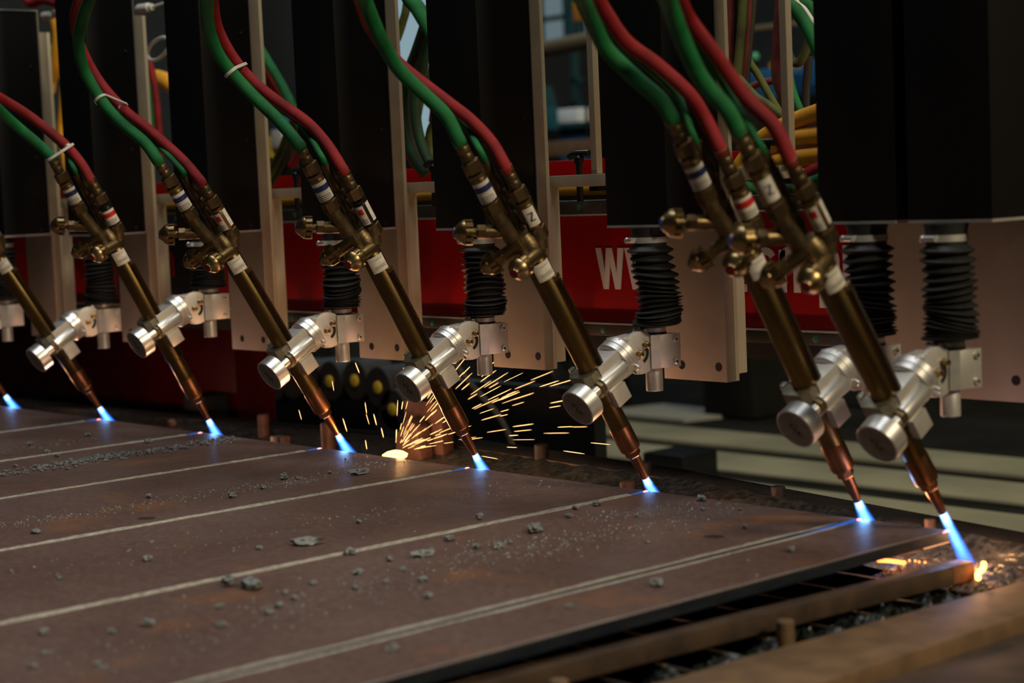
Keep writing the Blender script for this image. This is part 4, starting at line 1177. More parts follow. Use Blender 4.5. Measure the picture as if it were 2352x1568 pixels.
def bellows(i, x, y, zbot, ztop, lean):
    t = thing('rubber_bellows', 'black ribbed rubber bellows under a lifter cover, %s' % ORD[i], 'bellows', (x, y, zbot), group='bellows of the torch lifters')
    H = ztop - zbot
    rnd = random.Random(50 + i)
    folds = 17
    zs = []
    # folds packed at the bottom, opened at the top
    for k in range(folds + 1):
        u = k / folds
        zs.append(0.004 + (H - 0.028) * (0.30 * u + 0.70 * u ** 2.2))
    prof = [(0.0195, -0.008, 0), (0.0195, 0.001, 0), (0.022, 0.003, 0)]
    for k in range(folds):
        z0, z1 = zs[k], zs[k + 1]
        u = (k + 0.5) / folds
        ro = 0.0375 + 0.0015 * math.sin(k * 1.7 + i) - 0.002 * u
        ri = ro - min(0.010, 0.004 + (z1 - z0) * 0.55)
        d = z1 - z0
        prof += [(ri, z0 + 0.02 * d, u), (ro, z0 + 0.46 * d, u), (ro, z0 + 0.60 * d, u)]
    prof += [(0.027, H - 0.023, 1), (0.0275, H - 0.004, 1), (0.030, H + 0.006, 1)]
    seg = 36
    vs, fs = [], []
    ax, ay = rnd.uniform(-.10, .10), rnd.uniform(-.10, .10)
    for (r, z, u) in prof:
        bell = math.sin(math.pi * min(1, max(0, u)))
        ox = lean[0] * bell * 0.012 + lean[0] * 0.006 * (1 - u) * (u > 0)
        oy = lean[1] * bell * 0.012
        tx = (0.20 * math.sin(u * 9 + i * 2) + ax) * bell
        ty = (0.20 * math.cos(u * 7 + i) + ay) * bell
        for k in range(seg):
            a = 2 * math.pi * k / seg
            px, py = r * math.cos(a), r * math.sin(a)
            vs.append((px + ox, py + oy, z + tx * px * 0.9 + ty * py * 0.9))
    n = len(prof)
    for j in range(n - 1):
        for k in range(seg):
            k2 = (k + 1) % seg
            fs.append((j * seg + k, j * seg + k2, (j + 1) * seg + k2, (j + 1) * seg + k))
    fs.append(tuple(range(seg - 1, -1, -1)))
    fs.append(tuple((n - 1) * seg + k for k in range(seg)))
    MB().add(vs, fs).build('bellows_skin', 'black_rubber', t)
    for (zc, rc, tw) in ((H - 0.0135, 0.0282, R(-118 + 7 * (i % 4))), (-0.0035, 0.0203, R(-112 + 9 * (i % 3)))):
        c = MB()
        ring = [(rc * math.cos(2 * math.pi * k / 30), rc * math.sin(2 * math.pi * k / 30), zc) for k in range(30)]
        n0 = 30
        vv, ff = [], []
        for (q, dz) in ((rc, -0.0045), (rc + 0.0009, -0.0045), (rc + 0.0009, 0.0045), (rc, 0.0045)):
            for k in range(n0):
                vv.append((q * math.cos(2 * math.pi * k / n0), q * math.sin(2 * math.pi * k / n0), zc + dz))
        for q in range(4):
            for k in range(n0):
                k2 = (k + 1) % n0
                q2 = (q + 1) % 4
                ff.append((q * n0 + k, q * n0 + k2, q2 * n0 + k2, q2 * n0 + k))
        c.add(vv, ff)
        hc = c.build('hose_clamp', 'aluminium', t)
        d = Vector((math.cos(tw), math.sin(tw), 0))
        tg = Vector((-d.y, d.x, 0))
        b = d * (rc + 0.0035) + Vector((0, 0, zc))
        w = MB()
        w.cyl(b - tg * 0.010, b + tg * 0.010, 0.0042, seg=12)
        w.lathe([(0.0048, 0), (0.0052, 0.0015), (0.0052, 0.004), (0.004, 0.005)], b - tg * 0.015, tg, 12)
        w.build('worm_screw', 'aluminium_bright', hc)


LEAN = [(0.2, 0), (0.2, 0), (0.2, 0), (0.3, 0.2), (0.5, 0.2), (0.9, 0.3), (0.1, 0), (0.3, 0)]
for i, T in enumerate(TORCH):
    rx, ry, rz = T['rod']
    bellows(i, rx, ry, rz + 0.036, 0.4060, LEAN[i])

# ------------------------------------------------------------------ bevel torch holders
def circ(cx, cz, r, a0, a1, n):
    return [(cx + r * math.cos(R(a0 + (a1 - a0) * k / n)), cz + r * math.sin(R(a0 + (a1 - a0) * k / n))) for k in range(n + 1)]


HM = {}


def hm(key, fn):
    if key not in HM:
        HM[key] = fn()
    return HM[key]


# bracket frame: x normal to the scale face, y along the bracket, z up, origin at the pivot
m = MB()
m.prism([(0.020, -0.026), (0.071, -0.026), (0.071, 0.026), (0.020, 0.026)], -0.022, 0.0155, 'x')
m.prism([(-0.022, 0.020), (0.0, 0.020), (0.0, 0.071), (-0.022, 0.071)][::-1], -0.026, 0.026, 'z')
BR_BLOCK = m.mesh('bracket_block', 'aluminium', 0.0008)
m = MB()   # thicker end with the slanted stripe towards the scale
m.prism([(0.0150, 0.0185), (0.0215, 0.0330), (0.0215, 0.0712), (0.0150, 0.0712)], -0.0262, 0.0262, 'z')
BR_END = m.mesh('bracket_jaw', 'aluminium', 0.0005)
m = MB()
m.prism([(0.0158, 0.0180), (0.0188, 0.0178), (0.0222, 0.0325), (0.0208, 0.0335)], -0.0264, 0.0264, 'z')
BR_STRIPE = m.mesh('lit_stripe', 'aluminium_bright')  # brighter metal paints the reflection this slanted facet catches
m = MB()
m.prism(circ(0, 0, 0.0335, 52, 308, 22) + [(0.0205, -0.0262), (0.0205, 0.0262)], 0.0062, 0.0150, 'x')
BR_CHEEK = m.mesh('cheek_plate', 'aluminium', 0.0006)
m = MB()   # curved slot in the cheek: dark recess strip
sl = circ(-0.004, 0.0, 0.0195, -58, 50, 12)
sl2 = circ(-0.004, 0.0, 0.0140, 50, -58, 12)
m.prism(sl + sl2, 0.0148, 0.01525, 'x')
SLOT = m.mesh('curved_slot', 'hole_black')
m = MB()
m.lathe([(0.0135, -0.062), (0.0135, -0.030), (0.0118, -0.026)], (0, 0.034, 0), seg=26)
m.lathe([(0.0128, -0.0632), (0.0135, -0.062)], (0, 0.034, 0), seg=26)
ROD = m.mesh('guide_rod', 'aluminium')
ROD_TOP = MB().lathe([(0.022, 0.026), (0.022, 0.030), (0.017, 0.032), (0.017, 0.045)], (0, 0.034, 0), seg=22).mesh('rod_collar', 'black_metal')
m = MB()
m.lathe([(0.0046, 0), (0.0046, 0.0036), (0.0040, 0.0044)], axis=(1, 0, 0), seg=16)
BOLT = m.mesh('socket_bolt', 'aluminium_bright')
SOCKET = MB().lathe([(0.0022, 0.0040), (0.0022, 0.0047)], axis=(1, 0, 0), seg=6).mesh('hex_socket', 'hole_black')
m = MB()
m.lathe([(0.0062, 0), (0.0062, 0.0015), (0.0048, 0.0018), (0.0048, 0.0095), (0.0040, 0.0105)], axis=(1, 0, 0), seg=16)
BOLT_TALL = m.mesh('clamp_bolt', 'brass_bright')
SOCKET_T = MB().lathe([(0.0022, 0.0102), (0.0022, 0.0108)], axis=(1, 0, 0), seg=6).mesh('hex_socket', 'hole_black')
# tilted frame: x as above, y from torch to pivot, z up along the torch, origin where the clamp axis meets the tube
m = MB()
m.prism([(0.064, -0.030), (0.064, 0.031), (0.080, 0.0225), (0.100, 0.014), (0.108, -0.004), (0.104, -0.030), (0.092, -0.042), (0.078, -0.040)], -0.0165, 0.0060, 'x')
ARM = m.mesh('pivot_arm', 'aluminium', 0.0010)
m = MB()
m.prism([(0.0625, -0.030)] + [(0.0900 + 0.0345 * math.cos(R(a)), -0.014 + 0.0345 * math.sin(R(a))) for a in (225, 205, 190, 175, 160, 145, 128, 110)] + [(0.0625, 0.031)], 0.0060, 0.0152, 'x')
ARM_PAD = m.mesh('arm_pad', 'aluminium', 0.0004)
m = MB()   # scale marks cut on the pad beside the cheek
for a in range(130, 231, 4):
    ca, sa = math.cos(R(a)), math.sin(R(a))
    r0, r1 = 0.0300, 0.0330 if a % 20 else 0.0345
    tx, tz = -sa * 0.00022, ca * 0.00022
    zc = -0.014
    m.add([(0.01525, 0.09 + r0 * ca + tx, zc + r0 * sa + tz), (0.01525, 0.09 + r0 * ca - tx, zc + r0 * sa - tz),
           (0.01525, 0.09 + r1 * ca - tx, zc + r1 * sa - tz), (0.01525, 0.09 + r1 * ca + tx, zc + r1 * sa + tz)], [(0, 1, 2, 3)])
SCALE = m.mesh('angle_scale', 'ink', smooth=False)
m = MB()
m.lathe([(0.028, 0.0425), (0.0325, 0.0440), (0.0325, 0.0530), (0.0312, 0.0536), (0.0312, 0.0546), (0.0330, 0.0552), (0.0330, 0.0650), (0.0300, 0.0664)], axis=(0, 1, 0), seg=40)
RING = m.mesh('swivel_ring', 'aluminium_bright')
m = MB()
for k in range(26):
    a = R(-60 + 7 * k)
    for h0, h1 in ((0.0475, 0.0525),):
        ca, sa = math.cos(a), math.sin(a)
        r = 0.0327
        tx, tz = -sa * 0.00022, ca * 0.00022
        m.add([(r * ca + tx, h0, r * sa + tz), (r * ca - tx, h0, r * sa - tz), (r * ca - tx, h1, r * sa - tz), (r * ca + tx, h1, r * sa + tz)], [(0, 1, 2, 3)])
RING_SCALE = m.mesh('ring_scale', 'ink', smooth=False)
RING_SCREW = MB().lathe([(0.0040, 0), (0.0040, 0.006), (0.0030, 0.007)], (0.029, 0.0585, -0.016), axis=(0.87, 0, -0.5), seg=12).mesh('set_screw', 'aluminium_bright')
m = MB()   # front jaw round the tube
m.prism([(-0.029, -0.004), (-0.029, -0.019), (-0.019, -0.0295), (0.013, -0.0295), (0.0225, -0.019), (0.0225, -0.004)], -0.021, 0.021, 'z')
m.prism([(-0.038, -0.012), (-0.029, -0.014), (-0.029, -0.003), (-0.038, -0.003)], -0.019, 0.023, 'z')
FRONT_JAW = m.mesh('front_jaw', 'aluminium_shaded', 0.0008)
JAW_SCREW = MB().lathe([(0.003, 0), (0.003, 0.002)], (-0.0335, -0.0125, 0.010), axis=(0, -1, 0), seg=10).mesh('jaw_screw', 'hole_black')
m = MB()   # rear jaw with the pinion bore
m.prism([(-0.027, -0.0035), (0.0245, -0.0035), (0.0245, 0.043), (-0.020, 0.043), (-0.027, 0.030)], -0.0215, 0.024, 'z')
m.box(0.004, 0.030, -0.004, 0.026, -0.050, -0.0212)
REAR_JAW = m.mesh('rear_jaw', 'aluminium', 0.0008)
m = MB()
m.lathe([(0.0120, -0.012), (0.0130, -0.011), (0.0130, 0.040), (0.0120, 0.0415)], (0.0235, 0, -0.004), (0, 1, 0), 30)
HOUSING = m.mesh('pinion_housing', 'aluminium_bright')
HEXN = MB().hexnut((0.0235, -0.021, -0.004), (0.0235, -0.0122, -0.004), 0.0118).mesh('lock_nut', 'brass')
SHAFT = MB().cyl((0.0235, -0.047, -0.004), (0.0235, -0.0205, -0.004), 0.0078, seg=20).mesh('pinion_shaft', 'aluminium_bright')
m = MB()
def scallop(t, h):
    return 1 - 0.04 * max(0, math.cos(9 * t)) ** 4 * (0.047 < h < 0.068)
m.lathe([(0.0275, 0.0445), (0.0296, 0.0452), (0.0302, 0.0460), (0.0302, 0.0692), (0.0296, 0.0700), (0.0284, 0.0702)], (0.0235, 0, -0.004), (0, -1, 0), 64, scallop)
KNOB = m.mesh('feed_knob', 'aluminium_bright')
KNOB_FACE = MB().lathe([(0.0278, 0.0700), (0.0278, 0.0703), (0.0262, 0.0706)], (0.0235, 0, -0.004), (0, -1, 0), 40).mesh('knob_face', 'knob_face')
m = MB()   # emblem: two mirrored triangles joined at the waist, bars above and below
def fb(p, q, w):
    p, q = Vector(p), Vector(q)
    d = (q - p).normalized()
    nn = Vector((-d.y, d.x)) * w / 2
    vs = []
    for yy in (-0.0705, -0.0709):
        for c in (p + nn, q + nn, q - nn, p - nn):
            vs.append((0.0235 + c.x, yy, -0.004 + c.y))
    m.add(vs, [(0, 1, 2, 3), (7, 6, 5, 4), (0, 4, 5, 1), (1, 5, 6, 2), (2, 6, 7, 3), (3, 7, 4, 0)])
for p, q in (((-0.007, 0.008), (0.007, -0.008)), ((0.007, 0.008), (-0.007, -0.008)), ((-0.008, 0.008), (0.002, 0.008)), ((-0.002, -0.008), (0.008, -0.008)),
             ((-0.007, 0.003), (-0.003, 0.006)), ((0.007, -0.003), (0.003, -0.006))):
    fb(p, q, 0.0018)
EMBLEM = m.mesh('emblem', 'emblem_dark', smooth=False)

for i, T in enumerate(TORCH):
    piv = Vector(T['pivot'])
    b = R(T['bevel'])
    h = thing('torch_holder', 'aluminium tilting torch holder with round knob, %s' % ORD[i], 'torch holder', piv, (0, 0, -PSI_B), 'tilting holders of the torches')
    bb = link('bracket_block', BR_BLOCK, h)
    link('bracket_jaw', BR_END, h)
    link('lit_stripe', BR_STRIPE, h)
    ck = link('cheek_plate', BR_CHEEK, h)
    link('curved_slot', SLOT, ck)
    link('guide_rod', ROD, h)
    link('rod_collar', ROD_TOP, h)
    for zz in (-0.0175, 0.0175):
        s = link('socket_bolt', BOLT, h, (0.0213, 0.0615, zz))
        link('hex_socket', SOCKET, s)
    for (yy, zz) in ((-0.003, -0.001), (0.0095, 0.0120)):
        s = link('clamp_bolt', BOLT_TALL, h, (0.0150, yy, zz))
        link('hex_socket', SOCKET_T, s)
    # tilted parts: frame origin = pivot - 0.09 along the tilted y axis
    dpsi = PSI_B - PSI                       # the swivel lets the tilted half turn against the bracket
    rot = (b, 0, dpsi)
    off = Euler(rot).to_matrix() @ Vector((0, -0.09, 0.014))
    def tp(name, me, parent=None):
        o = link(name, me, h, off, rot)
        return o
    arm = tp('pivot_arm', ARM)
    link('arm_pad', ARM_PAD, arm)
    link('angle_scale', SCALE, arm)
    rg = tp('swivel_ring', RING)
    link('ring_scale', RING_SCALE, rg)
    link('set_screw', RING_SCREW, rg)
    fj = tp('front_jaw', FRONT_JAW)
    link('jaw_screw', JAW_SCREW, fj)
    tp('rear_jaw', REAR_JAW)
    tp('pinion_housing', HOUSING)
    tp('lock_nut', HEXN)
    tp('pinion_shaft', SHAFT)
    kb = tp('feed_knob', KNOB)
    link('knob_face', KNOB_FACE, kb)
    link('emblem', EMBLEM, kb)

# ------------------------------------------------------------------ torches (local z runs up the tube, origin at the nozzle tip)
TUBE = MB().lathe([(0.0150, 0.098), (0.0163, 0.101), (0.0163, 0.150), (0.0182, 0.152), (0.0182, 0.412), (0.0155, 0.416)], seg=32).mesh('barrel_tube', 'tube_brass')
m = MB()
m.lathe([(0.0125, 0.056), (0.0160, 0.0585), (0.0170, 0.062), (0.0170, 0.100), (0.0158, 0.1045), (0.0153, 0.110), (0.0153, 0.135), (0.0163, 0.137)], seg=32)
HEADC = m.mesh('torch_head', 'copper')
NUT = MB().hexnut((0, 0, 0.0445), (0, 0, 0.0565), 0.0125).mesh('nozzle_nut', 'copper')
NOZ = MB().lathe([(0.0020, 0.0005), (0.0052, 0.0), (0.0056, 0.003), (0.0082, 0.030), (0.0088, 0.046)], seg=24).mesh('nozzle', 'copper')
m = MB()
ang = R(22)
ca, sa = math.cos(ang), math.sin(ang)
def rk(u, v, z):
    return (u * ca - v * sa, u * sa + v * ca, z)
def rbox(mb, u0, u1, v0, v1, z0, z1, ou=0.0):
    v = [rk(u, w, z) for z in (z0, z1) for w in (v0, v1) for u in (u0, u1)]
    mb.add(v, [(0, 2, 3, 1), (4, 5, 7, 6), (0, 1, 5, 4), (2, 6, 7, 3), (0, 4, 6, 2), (1, 3, 7, 5)])
rbox(m, 0.0150, 0.0205, -0.0058, 0.0058, 0.155, 0.372)
for k in range(54):
    z = 0.156 + k * 0.004
    rbox(m, 0.0200, 0.0242, -0.0055, 0.0055, z, z + 0.0020)
RACK = m.mesh('gear_rack', 'tube_brass', smooth=False)
RACK_END = None
m = MB()
rbox(m, 0.0150, 0.0232, -0.0066, 0.0066, 0.3722, 0.3795)
RACK_END = m.mesh('rack_stop', 'brass_bright')
CAMA = math.atan2(-0.517, 0.726)
STICK = MB().patch(0.0184, 0.3800, 0.4085, CAMA - R(30), CAMA + R(66), seg=12).mesh('maker_sticker', 'label_white')
m = MB()
for k, zz in enumerate((0.3860, 0.3880, 0.3900, 0.4020)):
    m.patch(0.01872, zz, zz + 0.0007, CAMA - R(10 - 8 * (k == 3)), CAMA + R(62 - 10 * (k % 2)), seg=6, th=0.0001)
STICK_INK = m.mesh('sticker_print', 'ink', smooth=False)
# valve body
m = MB()
m.lathe([(0.0165, 0.411), (0.0200, 0.416), (0.0205, 0.432), (0.0180, 0.447), (0.0120, 0.456)], seg=20)
m.cyl((0.002, -0.016, 0.430), (0.004, -0.028, 0.500), 0.0135, 0.0115, 20)
m.cyl((0.008, 0.010, 0.425), (0.012, 0.019, 0.452), 0.0135, 0.0130, 18)
m.cyl((-0.010, 0.004, 0.430), (-0.018, 0.012, 0.470), 0.0095, 0.0085, 16)
BODY = m.mesh('valve_block', 'brass_dark')


def line_pts(c, z):
    return (c[0], c[1], z)


def conn(mb_list, c, z_end, lng):
    """hose connection parallel to the torch: hex, flashback arrestor, hex, ferrule ending at z_end"""
    f0 = z_end - 0.036
    ferr = MB()
    ferr.lathe([(0.0085, 0), (0.0098, 0.002), (0.0098, 0.010), (0.0089, 0.012), (0.0098, 0.014), (0.0098, 0.022), (0.0089, 0.024), (0.0102, 0.026), (0.0108, 0.036), (0.0095, 0.0365)], line_pts(c, f0), seg=20)
    ux = MB().hexnut(line_pts(c, f0 - 0.020), line_pts(c, f0), 0.0138)
    a1 = f0 - 0.022
    a0 = a1 - lng
    arr = MB().lathe([(0.0112, 0), (0.0126, 0.002), (0.0126, lng - 0.008), (0.0120, lng - 0.006), (0.0135, lng - 0.004), (0.0135, lng)], line_pts(c, a0), seg=24)
    lx = MB().hexnut(line_pts(c, a0 - 0.020), line_pts(c, a0), 0.0142)
    return ferr, ux, arr, lx, a0, a1


def conn_meshes(tagname, c, z_end, lng):
    ferr, ux, arr, lx, a0, a1 = conn(None, c, z_end, lng)
    return (ferr.mesh('ferrule', 'brass_dark'), ux.mesh('hex_nut', 'brass'), arr, lx.mesh('hex_nut', 'brass'), a0, a1)


CL, CR, CB = (0.004, -0.028), (0.012, 0.019), (-0.018, 0.012)
LF, LU, LA, LL, LA0, LA1 = conn_meshes('l', CL, 0.636, 0.048)
RF, RU, RA, RL, RA0, RA1 = conn_meshes('r', CR, 0.5605, 0.046)
LA_M = LA.mesh('flashback_arrestor', 'brass')
RA_M = RA.mesh('flashback_arrestor', 'brass')
RA_D = RA.mesh('flashback_arrestor', 'black_metal')
LPIPE = MB().cyl((CL[0], CL[1], 0.490), (CL[0], CL[1], LA0 - 0.018), 0.0105, 0.0118, 18).mesh('inlet_pipe', 'brass_dark')
RPIPE = MB().cyl((CR[0], CR[1], 0.445), (CR[0], CR[1], RA0 - 0.018), 0.0125, 0.0125, 18).mesh('inlet_pipe', 'brass_dark')
m = MB()
m.lathe([(0.0078, 0.462), (0.0095, 0.466), (0.0095, 0.486), (0.0078, 0.489), (0.0088, 0.495), (0.0088, 0.505), (0.0075, 0.508), (0.0088, 0.512), (0.0088, 0.525), (0.0075, 0.527), (0.0095, 0.532), (0.0095, 0.548), (0.0080, 0.552), (0.0080, 0.575)], line_pts(CB, 0), seg=18)
BACKC = m.mesh('heating_inlet', 'brass_dark')


def label_set(c, z0, z1, kind):
    r = 0.01275
    mid = 0.5 * (z0 + z1)
    out = []
    if kind in ('blue', 'red'):
        out.append(('arrestor_label', MB().patch(r, z0 + 0.004, z1 - 0.012, CAMA - R(70), CAMA + R(80), *c, seg=12).mesh('arrestor_label', 'label_white')))
        out.append(('label_band', MB().patch(r + .0004, mid - 0.003, mid + 0.006, CAMA - R(70), CAMA + R(78), *c, seg=12, th=.0001).mesh('label_band', 'label_' + kind)))
        t_ = MB()
        for q in range(3):
            t_.patch(r + .0004, z0 + 0.006 + 0.0032 * q, z0 + 0.0070 + 0.0032 * q, CAMA - R(55), CAMA + R(50 + 8 * (q % 2)), *c, seg=8, th=.0001)
        out.append(('label_print', t_.mesh('label_print', 'ink', smooth=False)))
    elif kind == 'redsquare':
        out.append(('arrestor_label', MB().patch(r, z0 + 0.004, z1 - 0.008, CAMA - R(62), CAMA + R(10), *c, seg=8).mesh('arrestor_label', 'label_white')))
        out.append(('label_band', MB().patch(r + .0004, mid, mid + 0.010, CAMA - R(48), CAMA + R(-4), *c, seg=6, th=.0001).mesh('label_band', 'label_red')))
        out.append(('arrestor_label', MB().patch(r, z0 + 0.006, z1 - 0.006, CAMA + R(38), CAMA + R(86), *c, seg=6).mesh('arrestor_label', 'label_white')))
        t_ = MB()
        for q in range(3):
            t_.patch(r + .0004, z0 + 0.007 + 0.003 * q, z0 + 0.0078 + 0.003 * q, CAMA - R(52), CAMA + R(0), *c, seg=5, th=.0001)
        out.append(('label_print', t_.mesh('label_print', 'ink', smooth=False)))
    else:
        out.append(('arrestor_label', MB().patch(r, z0 + 0.006, z1 - 0.010, CAMA - R(35), CAMA + R(50), *c, seg=8).mesh('arrestor_label', 'label_white')))
        t_ = MB()
        # emblem print: letter-like zigzag
        pz = [(-12, 0.012), (22, 0.012), (-8, -0.0), (26, -0.0)]
        for q in range(3):
            (a0, h0), (a1, h1) = pz[q], pz[q + 1]
            n = 6
            for s_ in range(n):
                u0, u1 = s_ / n, (s_ + 1) / n
                aa, ab = R(a0 + (a1 - a0) * u0), R(a0 + (a1 - a0) * u1)
                ha, hb = h0 + (h1 - h0) * u0, h0 + (h1 - h0) * u1
                lo = mid - 0.008
                t_.patch(r + .0004, lo + min(ha, hb) - .0009, lo + max(ha, hb) + .0009, CAMA + min(aa, ab) - R(2), CAMA + max(aa, ab) + R(2), *c, seg=1, th=.0001)
        out.append(('label_print', t_.mesh('label_print', 'label_blue', smooth=False)))
    return out


LABELS = {}
for kind in ('blue', 'red', 'square', 'redsquare'):
    LABELS[('L', kind)] = label_set(CL, LA0, LA1, kind)
    LABELS[('R', kind)] = label_set(CR, RA0, RA1, kind)


def valve_meshes(p, d, cap, r=0.0185, stem=0.024):
    """needle valve: stem with gland hex, fluted grip, domed front with coloured cap. p = centre of the grip, d = outward"""
    p, d = Vector(p), Vector(d).normalized()
    st = MB()
    st.cyl(p - d * (stem + 0.030), p - d * (stem - 0.002), 0.0098, 0.0102, 18)
    st.hexnut(p - d * stem, p - d * (stem - 0.014), 0.0112)
    st.cyl(p - d * (stem - 0.013), p - d * 0.004, 0.0058, seg=14)
    a = st.mesh('valve_stem', 'brass')
    o_ = p - d * 0.006
    g_ = MB().lathe([(r * 0.62, 0.0), (r * 0.72, 0.0005), (r * 0.72, 0.0112), (r * 0.92, 0.0114), (r * 0.95, 0.0122), (r * 0.94, 0.0138), (r * 0.80, 0.0185), (r * 0.58, 0.0232), (r * 0.42, 0.0262), (r * 0.40, 0.0275)], o_, d, 40)
    q_ = d.to_track_quat('Z', 'X')
    for k in range(10):                                   # grip lugs round the rim
        a_ = 2 * math.pi * k / 10
        vs = []
        for h in (0.0006, 0.0112):
            for (rr, da) in ((r * 0.66, -0.20), (r * 0.99, -0.175), (r * 1.02, 0.0), (r * 0.99, 0.175), (r * 0.66, 0.20)):
                vs.append(o_ + q_ @ Vector((rr * math.cos(a_ + da), rr * math.sin(a_ + da), h)))
        g_.add(vs, [(4, 3, 2, 1, 0), (5, 6, 7, 8, 9)] + [(j, (j + 1) % 5, (j + 1) % 5 + 5, j + 5) for j in range(5)])
    b = g_.mesh('valve_knob', 'brass_bright')
    c = MB().lathe([(r * 0.37, 0.0270), (r * 0.37, 0.0282), (r * 0.30, 0.0286)], p - d * 0.006, d, 20).mesh('colour_cap', cap)
    return a, b, c


VB = valve_meshes((-0.026, -0.066, 0.502), (-0.50, -0.75, 0.46), 'cap_blue', 0.0195, 0.026)
VR = valve_meshes((0.026, -0.046, 0.428), (0.26, -0.94, 0.10), 'cap_red', 0.0185, 0.018)
VK = valve_meshes((-0.018, -0.056, 0.443), (-0.68, -0.70, -0.18), 'cap_plain', 0.0175, 0.020)

KIND_R = {0: 'red', 1: 'red', 2: 'red', 3: 'redsquare', 4: 'redsquare', 5: 'square', 6: 'red', 7: 'redsquare'}
for i, T in enumerate(TORCH):
    lab = 'brass flame-cutting torch with copper nozzle, %s' % ORD[i]
    t = thing('cutting_torch', lab, 'cutting torch', T['tip'], (R(T['bevel']), 0, -PSI), 'cutting torches on the gantry')
    tu = link('barrel_tube', TUBE, t)
    link('gear_rack', RACK, t)
    link('rack_stop', RACK_END, t)
    st = link('maker_sticker', STICK, tu)
    link('sticker_print', STICK_INK, tu)
    link('torch_head', HEADC, t)
    link('nozzle_nut', NUT, t)
    link('nozzle', NOZ, t)
    link('valve_block', BODY, t)
    for me in (LPIPE, RPIPE):
        link('inlet_pipe', me, t)
    la = link('flashback_arrestor', LA_M, t)
    ra = link('flashback_arrestor', RA_D if i in (2, 4) else RA_M, t)
    for me in (LF, RF):
        link('ferrule', me, t)
    for me in (LU, LL, RU, RL):
        link('hex_nut', me, t)
    link('heating_inlet', BACKC, t)
    for nm, me in LABELS[('L', 'square' if i == 7 else 'blue')]:
        link(nm, me, la)
    for nm, me in LABELS[('R', KIND_R[i])]:
        link(nm, me, ra)
    for (a, b_, c_) in (VB, VR, VK):
        link('valve_stem', a, t)
        kb = link('valve_knob', b_, t)
        cp = link('colour_cap', c_, kb)
    # flame
    L_, r1 = (0.125, 0.0140) if i == 7 else (0.085, 0.0195)
    fl_ = MB().lathe([(0.0058, -0.0003), (0.0060 + (r1 - .0060) * .33, -L_ * .33), (0.0060 + (r1 - .0060) * .66, -L_ * .66), (r1, -L_)], seg=24).build('flame', 'flame_gas_long' if i == 7 else 'flame_gas')
    fl_.location = Vector(T['tip'])
    fl_.rotation_euler = (R(T['bevel']), 0, -PSI)
    tag(fl_, 'bright blue gas flame at the nozzle of the torch %s' % ORD[i], 'flame', 'flames at the torch nozzles')
    ax = Euler((R(T['bevel']), 0, -PSI)).to_matrix() @ Vector((0, 0, -1))
    tip = Vector(T['tip'])
    point('flame_light', tip + ax * 0.028, 0.13, (0.20, 0.46, 1.0), 0.008)
    point('melt_light', Vector((tip.x + 0.012, 0.062, -0.010)), (0.7, 0.7, 0.75, 0.95, 0.95, 0.85, 0.45, 0.40)[i], (1.0, 0.47, 0.16), 0.009)

# ------------------------------------------------------------------ gas hoses
HN = {'G': ('green', 'hose_green', 0.0105), 'R': ('red', 'hose_red', 0.0095), 'H': ('thin green', 'hose_green', 0.0052)}
for (i, k), pts in HOSES.items():
    nm, mt, r = HN[k]
    o = MB().tube(smooth_path(pts, 8), r, 14).build('gas_hose', mt)
    tag(o, '%s textile gas hose of the torch %s' % (nm, ORD[i]), 'hose', 'gas hoses of the torches')


def zip_tie(i, frac, label):
    G_ = smooth_path(HOSES[(i, 'G')], 8)
    R_ = smooth_path(HOSES[(i, 'R')], 8)
    k = int(frac * (len(G_) - 1))
    a = G_[k]
    tg = (G_[k + 1] - G_[k - 1]).normalized()
    b = min(R_, key=lambda p: (p - a).length + 6 * abs((p - a).dot(tg)))
    u = b - a
    u = u - tg * u.dot(tg)
    half = u.length / 2
    c = a + u / 2
    u.normalize()
    v = tg.cross(u)
    loop = []
    for s_ in range(32):
        q = 2 * math.pi * s_ / 32
        side = 1 if math.cos(q) >= 0 else -1
        loop.append(c + u * (side * half + math.cos(q) * 0.0122) + v * math.sin(q) * 0.0122)
    t_ = thing('zip_tie', label, 'zip tie')
    mb = MB()
    for dz in (-0.0016, 0.0, 0.0016):
        mb.tube([p + tg * dz for p in loop], 0.0011, 6, closed=True)
    mb.build('tie_band', 'nylon_white', t_)
    cd = Vector((0.70, -0.70, 0.10))
    p = c + u * (half + 0.006) + cd * 0.013
    w = MB()
    w.cyl(p - u * 0.004, p + u * 0.005, 0.0036, seg=8)
    w.build('tie_head', 'nylon_white', t_)


zip_tie(3, 0.33, 'white zip tie binding the hoses of the fourth torch from the left')
zip_tie(4, 0.38, 'white zip tie binding the hoses of the fifth torch from the left')
zip_tie(2, 0.10, 'white zip tie binding the hoses of the third torch from the left')

BN = {'green': 'hose_green', 'red': 'hose_red', 'olive': 'hose_olive', 'darkgreen': 'hose_darkgreen', 'dark': 'hose_dark', 'dullred': 'hose_dullred', 'yellow': 'yellow_hose', 'white': 'nylon_white', 'brown': 'brown_wood'}
BL = {'green': 'green', 'red': 'red', 'olive': 'dull olive green', 'darkgreen': 'dark green', 'dark': 'dark brown', 'dullred': 'faded red', 'yellow': 'thick yellow', 'white': 'thin grey-white', 'brown': 'brown'}
for q, (c, r, pts) in enumerate(BACK_HOSES):
    o = MB().tube(smooth_path(pts, 6), r, 12).build('supply_hose', BN[c])
    tag(o, BL[c] + ' supply hose ' + BACK_WHERE[q], 'hose', 'supply hoses behind the gantry')
